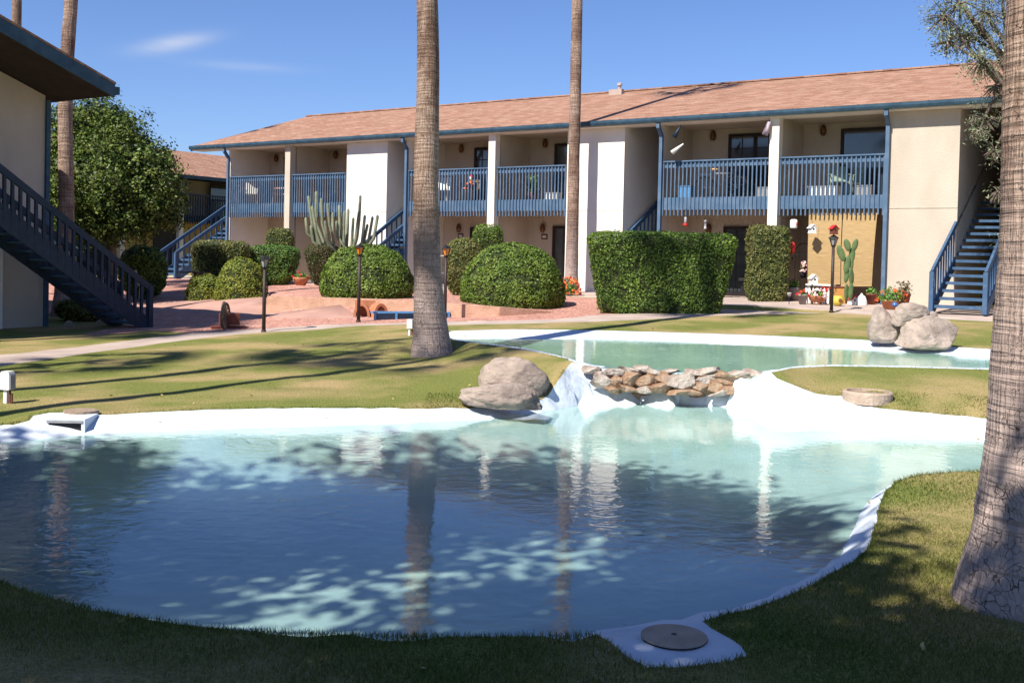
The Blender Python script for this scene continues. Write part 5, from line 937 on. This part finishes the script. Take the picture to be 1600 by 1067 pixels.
# low blue bench, terracotta arches, wagon
a, c = gt(583, 501), gt(703, 495.5); d = c-a; r = empty('low_bench', a, math.atan2(d[1], d[0]), label='low blue plank bench on the gravel behind the central palm', category='bench'); L = float(np.linalg.norm(d[:2]))
m = MB(); m.box(0, L, -.02, .28, .17, .21); m.build('seat', 'crate_blue', r); m = MB(); m.box(.02, L-.02, -.012, .015, .02, .168); m.build('apron', 'navy', r)  # navy apron: shade on the blue bench's front face, put into its colour
for x in (.02, L*.28, L*.66, L-.06): m = MB(); m.box(x, x+.05, -.03, -.0125, -.03, .2); m.build('leg', 'crate_blue', r)
a = gt(577, 492); a = a+np.array([0, .0, 0]); r = empty('terracotta_arches', a, .12, label='pair of terracotta arches leaning on the tan retaining wall', category='garden ornament')
for k, (xc, ry) in enumerate(((-.19, 0), (.22, .5))):
    m = MB(); N_ = 14; vs = []
    for y in (-.16, .16):
        for t in range(N_+1): an = math.pi*t/N_; vs.append((-.21*math.cos(an), y, .34*math.sin(an)))
        for t in range(N_+1): an = math.pi*t/N_; vs.append((-.145*math.cos(an), y, .27*math.sin(an)))
    q = N_+1; fs = []
    for t in range(N_): fs += [(t, t+1, q+t+1, q+t), (2*q+t, 3*q+t, 3*q+t+1, 2*q+t+1), (t, 2*q+t, 2*q+t+1, t+1), (q+t, q+t+1, 3*q+t+1, 3*q+t)]
    fs += [(0, q, 3*q, 2*q), (q-1, 3*q-1, 4*q-1, 2*q-1)]; m.add(vs, fs); o = m.build('arch', 'terra', r); o.location = (xc, 0, 0); o.rotation_euler[2] = ry
m = MB(); m.box(-.36, .4, .165, .22, 0, .40); m.build('back_slab', 'terra', r)
b = gt(352, 513); r = empty('wagon_planter', b, .35, label='dark wooden wagon wheel planter in the shade beside the walkway', category='wagon planter')
for y in (-.22, .22):
    m = MB(); pts = [(.29*math.cos(t), 0, .29*math.sin(t)) for t in np.linspace(0, 2*math.pi, 26)]; m.tube(pts, .028, 7, cap=False); o = m.build('wheel', 'wood', r); o.location = (-.02, y*1.1, .28); o.rotation_euler = (0, 0, 1.2 if y < 0 else 1.35)
    m = MB()
    for k in range(6): t = k*math.pi/6; m.bar((-.28*math.cos(t), 0, -.28*math.sin(t)), (.28*math.cos(t), 0, .28*math.sin(t)), .025, .025)
    m.build('spoke', 'wood', o)
m = MB(); m.box(-.13, .3, -.16, .16, .08, .33); m.box(-.3, .45, -.2, .2, -.02, .05); m.build('box', 'redwood', r)
def chair(loc, rz, m_, label, s=1.):
    r = empty('patio_chair', loc, rz, label=label, category='chair'); m = MB(); m.box(-.23*s, .23*s, -.23*s, .22*s, .40*s, .43*s); m.build('seat', m_, r)
    m = MB(); m.bar((0, .22*s, .44*s), (0, .34*s, .9*s), .46*s, .03*s); m.build('backrest', m_, r)
    for x in (-.22, .22):
        for y in (-.21, .2): m = MB(); m.tube([(x*s*1.08, y*s*1.15, 0), (x*s, y*s, .4*s)], .018*s, 6); m.build('leg', m_, r)
        m = MB(); m.tube([(x*s, -.2*s, .4*s), (x*s*1.1, -.22*s, .64*s), (x*s*1.1, .27*s, .66*s)], .016*s, 6); m.build('armrest', m_, r)
    return r
chair(np.array([*gz(222, 471, .0)[:2], th(*gz(222, 471, .0)[:2])]), 2.4, 'beige', 'pale patio chair seen through the left staircase railing')
b = gz(305, 468, .0); b[2] = th(b[0], b[1]); r = empty('patio_table', b, 0, label='dark round patio table in the shade under the citrus tree', category='table'); t_ = gy(305, 425, b[1])[2]-b[2]
m = MB(); m.lathe([(.50, t_-.03), (.52, t_-.015), (.5, t_)], (0, 0, 0), 28); m.build('tabletop', 'redwood', r); m = MB(); m.tube([(0, 0, 0), (0, 0, t_-.03)], .04); m.lathe([(.28, 0), (.26, .03), (.04, .06)], (0, 0, 0), 18); m.build('pedestal', 'black', r)
# balcony things stand on the upper floor
def up(x, n=.7): s, _ = fac(x, 300, n); return LP(s, n, ZF+.003)
chair(up(1312, .8), BROT+.5, 'sage', 'sage green plastic chair on the right hand balcony', 1.0); chair(up(1330, 1.2), BROT-.4, 'sage', 'second sage plastic chair set deeper on the right hand balcony', .98)
def crate(x, n, w, d, h, m_, name, label, cat):
    r = empty(name, up(x, n), BROT, label=label, category=cat); m = MB(); t = .015; m.box(-w/2, w/2, -d/2, d/2, 0, .02); m.box(-w/2, w/2, -d/2, -d/2+t, .02, h); m.box(-w/2, w/2, d/2-t, d/2, .02, h); m.box(-w/2, -w/2+t, -d/2+t, d/2-t, .02, h); m.box(w/2-t, w/2, -d/2+t, d/2-t, .02, h); m.build('tub', m_, r)
    m = MB(); m.box(-w/2-.015, w/2+.015, -d/2-.015, d/2+.015, h+.001, h+.03); m.build('lid', m_, r); return r
crate(1073, .35, .42, .34, .34, 'crate_blue', 'storage_bin', 'blue plastic storage bin on the balcony by the downspout', 'bin'); crate(1288, .3, .82, .3, .25, 'white', 'storage_bin', 'long white box behind the right hand balcony railing', 'box'); crate(1352, .4, .4, .3, .26, 'grey', 'storage_bin', 'grey box at the right end of the right hand balcony', 'box'); crate(1194, .4, .34, .3, .26, 'grey', 'storage_bin', 'grey box beside the balcony post under the striped wind sock', 'box')
# bicycle
b = up(1126, .55); r = empty('bicycle', b, BROT+.12, label='chrome bicycle parked on the balcony above the french door', category='bicycle')
for x in (-.5, .5):
    m = MB(); m.tube([(.31*math.cos(t), 0, .31*math.sin(t)) for t in np.linspace(0, 2*math.pi, 28)], .018, 6, cap=False); o = m.build('wheel', 'rubber', r); o.location = (x, 0, .33); m = MB()
    for k in range(12): t = k*math.pi/6; m.tube([(0, 0, 0), (.3*math.cos(t), 0, .3*math.sin(t))], .003, 3, cap=False)
    m.build('spokes', 'chrome', o)
m = MB(); m.tube([(-.5, 0, .33), (-.12, 0, .30), (-.2, 0, .8), (-.5, 0, .33)], .014, 6); m.tube([(-.12, 0, .3), (.36, 0, .74), (-.18, 0, .74)], .017, 6); m.tube([(.5, 0, .33), (.34, 0, .86)], .014, 6); m.build('frame', 'chrome', r)
m = MB(); m.tube([(.26, -.26, .93), (.33, -.08, .92), (.33, .08, .92), (.26, .26, .93)], .012, 6); m.build('handlebar', 'chrome', r); m = MB(); m.ball((-.22, 0, .86), .1, 8, sc=(1.3, .6, .4)); m.build('saddle', mat('tan_leather', (.6, .34, .12), .6), r, True)
m = MB(); m.box(-.62, -.3, -.09, .09, .70, .72); m.build('rack', 'chrome', r)
chair(up(1160, 1.1), BROT-.2, 'black', 'black patio chair behind the bicycle on the balcony')
chair(up(392, .6), BROT+.9, 'white', 'white patio chair at the left end of the far left balcony'); chair(up(436, .7), BROT-.8, 'pink', 'pink and white patio chair beside the far left balcony post')
chair(up(690, .7), BROT+.4, 'white', 'white patio chair behind the railing just right of the central palm')
def doll(x, n, label, hair): 
    r = empty('stuffed_doll', up(x, n)+np.array([0, 0, .42]), BROT, label=label, category='doll'); m = MB(); m.lathe([(.12, 0), (.13, .12), (.09, .26), (.04, .3)], (0, 0, 0), 12); m.tube([(-.09, 0, .24), (-.17, -.06, .1)], [.035, .025], 7); m.tube([(.09, 0, .24), (.17, -.06, .1)], [.035, .025], 7); m.tube([(-.06, -.05, .04), (-.08, -.28, .02)], [.045, .03], 7); m.tube([(.06, -.05, .04), (.08, -.28, .02)], [.045, .03], 7); m.build('body', 'orange', r, True)
    m = MB(); m.ball((0, 0, .38), .095, 10); m.build('head', 'cream', r, True); m = MB(); m.ball((0, .02, .41), .1, 10, sc=(1, 1, .9)); m.build('hair', hair, r, True)
chair(up(735, .55), BROT, 'wood', 'brown wooden chair holding an orange doll on the middle balcony'); doll(735, .55, 'orange clothed doll seated on the brown chair', 'redflower')
crate(865, .4, .5, .3, .22, 'white', 'storage_bin', 'low white box on the middle balcony near the slender palm', 'box')
r = empty('potted_plant', up(832, .7), 0, label='dark leafy potted plant on the balcony left of the slender palm', category='potted plant'); m = MB(); m.lathe([(.14, 0), (.2, .3), (.18, .3)], (0, 0, 0), 14); m.build('pot', 'clay', r, True); flowers(r, (0, 0, .28), .3, .75, 300, 'leaf_dome', None, 0, .1)
# pots and edging in the dark strip below the left staircase
for x, y, lab in ((108, 511, 'pale stone beside the foot of the left building downspout'), (160, 507, 'flat pale stone under the left staircase')):
    b = gz(x, y, -.2); boulder('garden_stone', b+np.array([0, 0, .05]), (.3, .25, .2), seed=int(x), label=lab, cat='stone', ico=3)
b = gz(130, 500, -.15); b[2] = th(b[0], b[1]); bush('low_shrub', b, 0, 1.3, .8, .55, 'leaf_dull', 2500, .08, 'low dark shrub under the left staircase', e=.8, rough=.1)
# fallen leaves on the lawns and the pool rim
P = np.column_stack([RNG.uniform(-7, 9, 420), RNG.uniform(3.5, 21, 420)]); P = P[~in_poly(P, LWa) & ~in_poly(P, UWa)]; P3 = np.column_stack([P, terrain(P)+.012]); Nz = np.tile([0, 0, 1.], (len(P), 1))
link('fallen_leaves', quads_mesh('fallen_leaves', leaf_quads(P3, Nz, .05, .5, .5)), mat('dry_leaf', (.30, .20, .08), .8, (.42, .34, .14), 3, island=.4), kind='stuff')
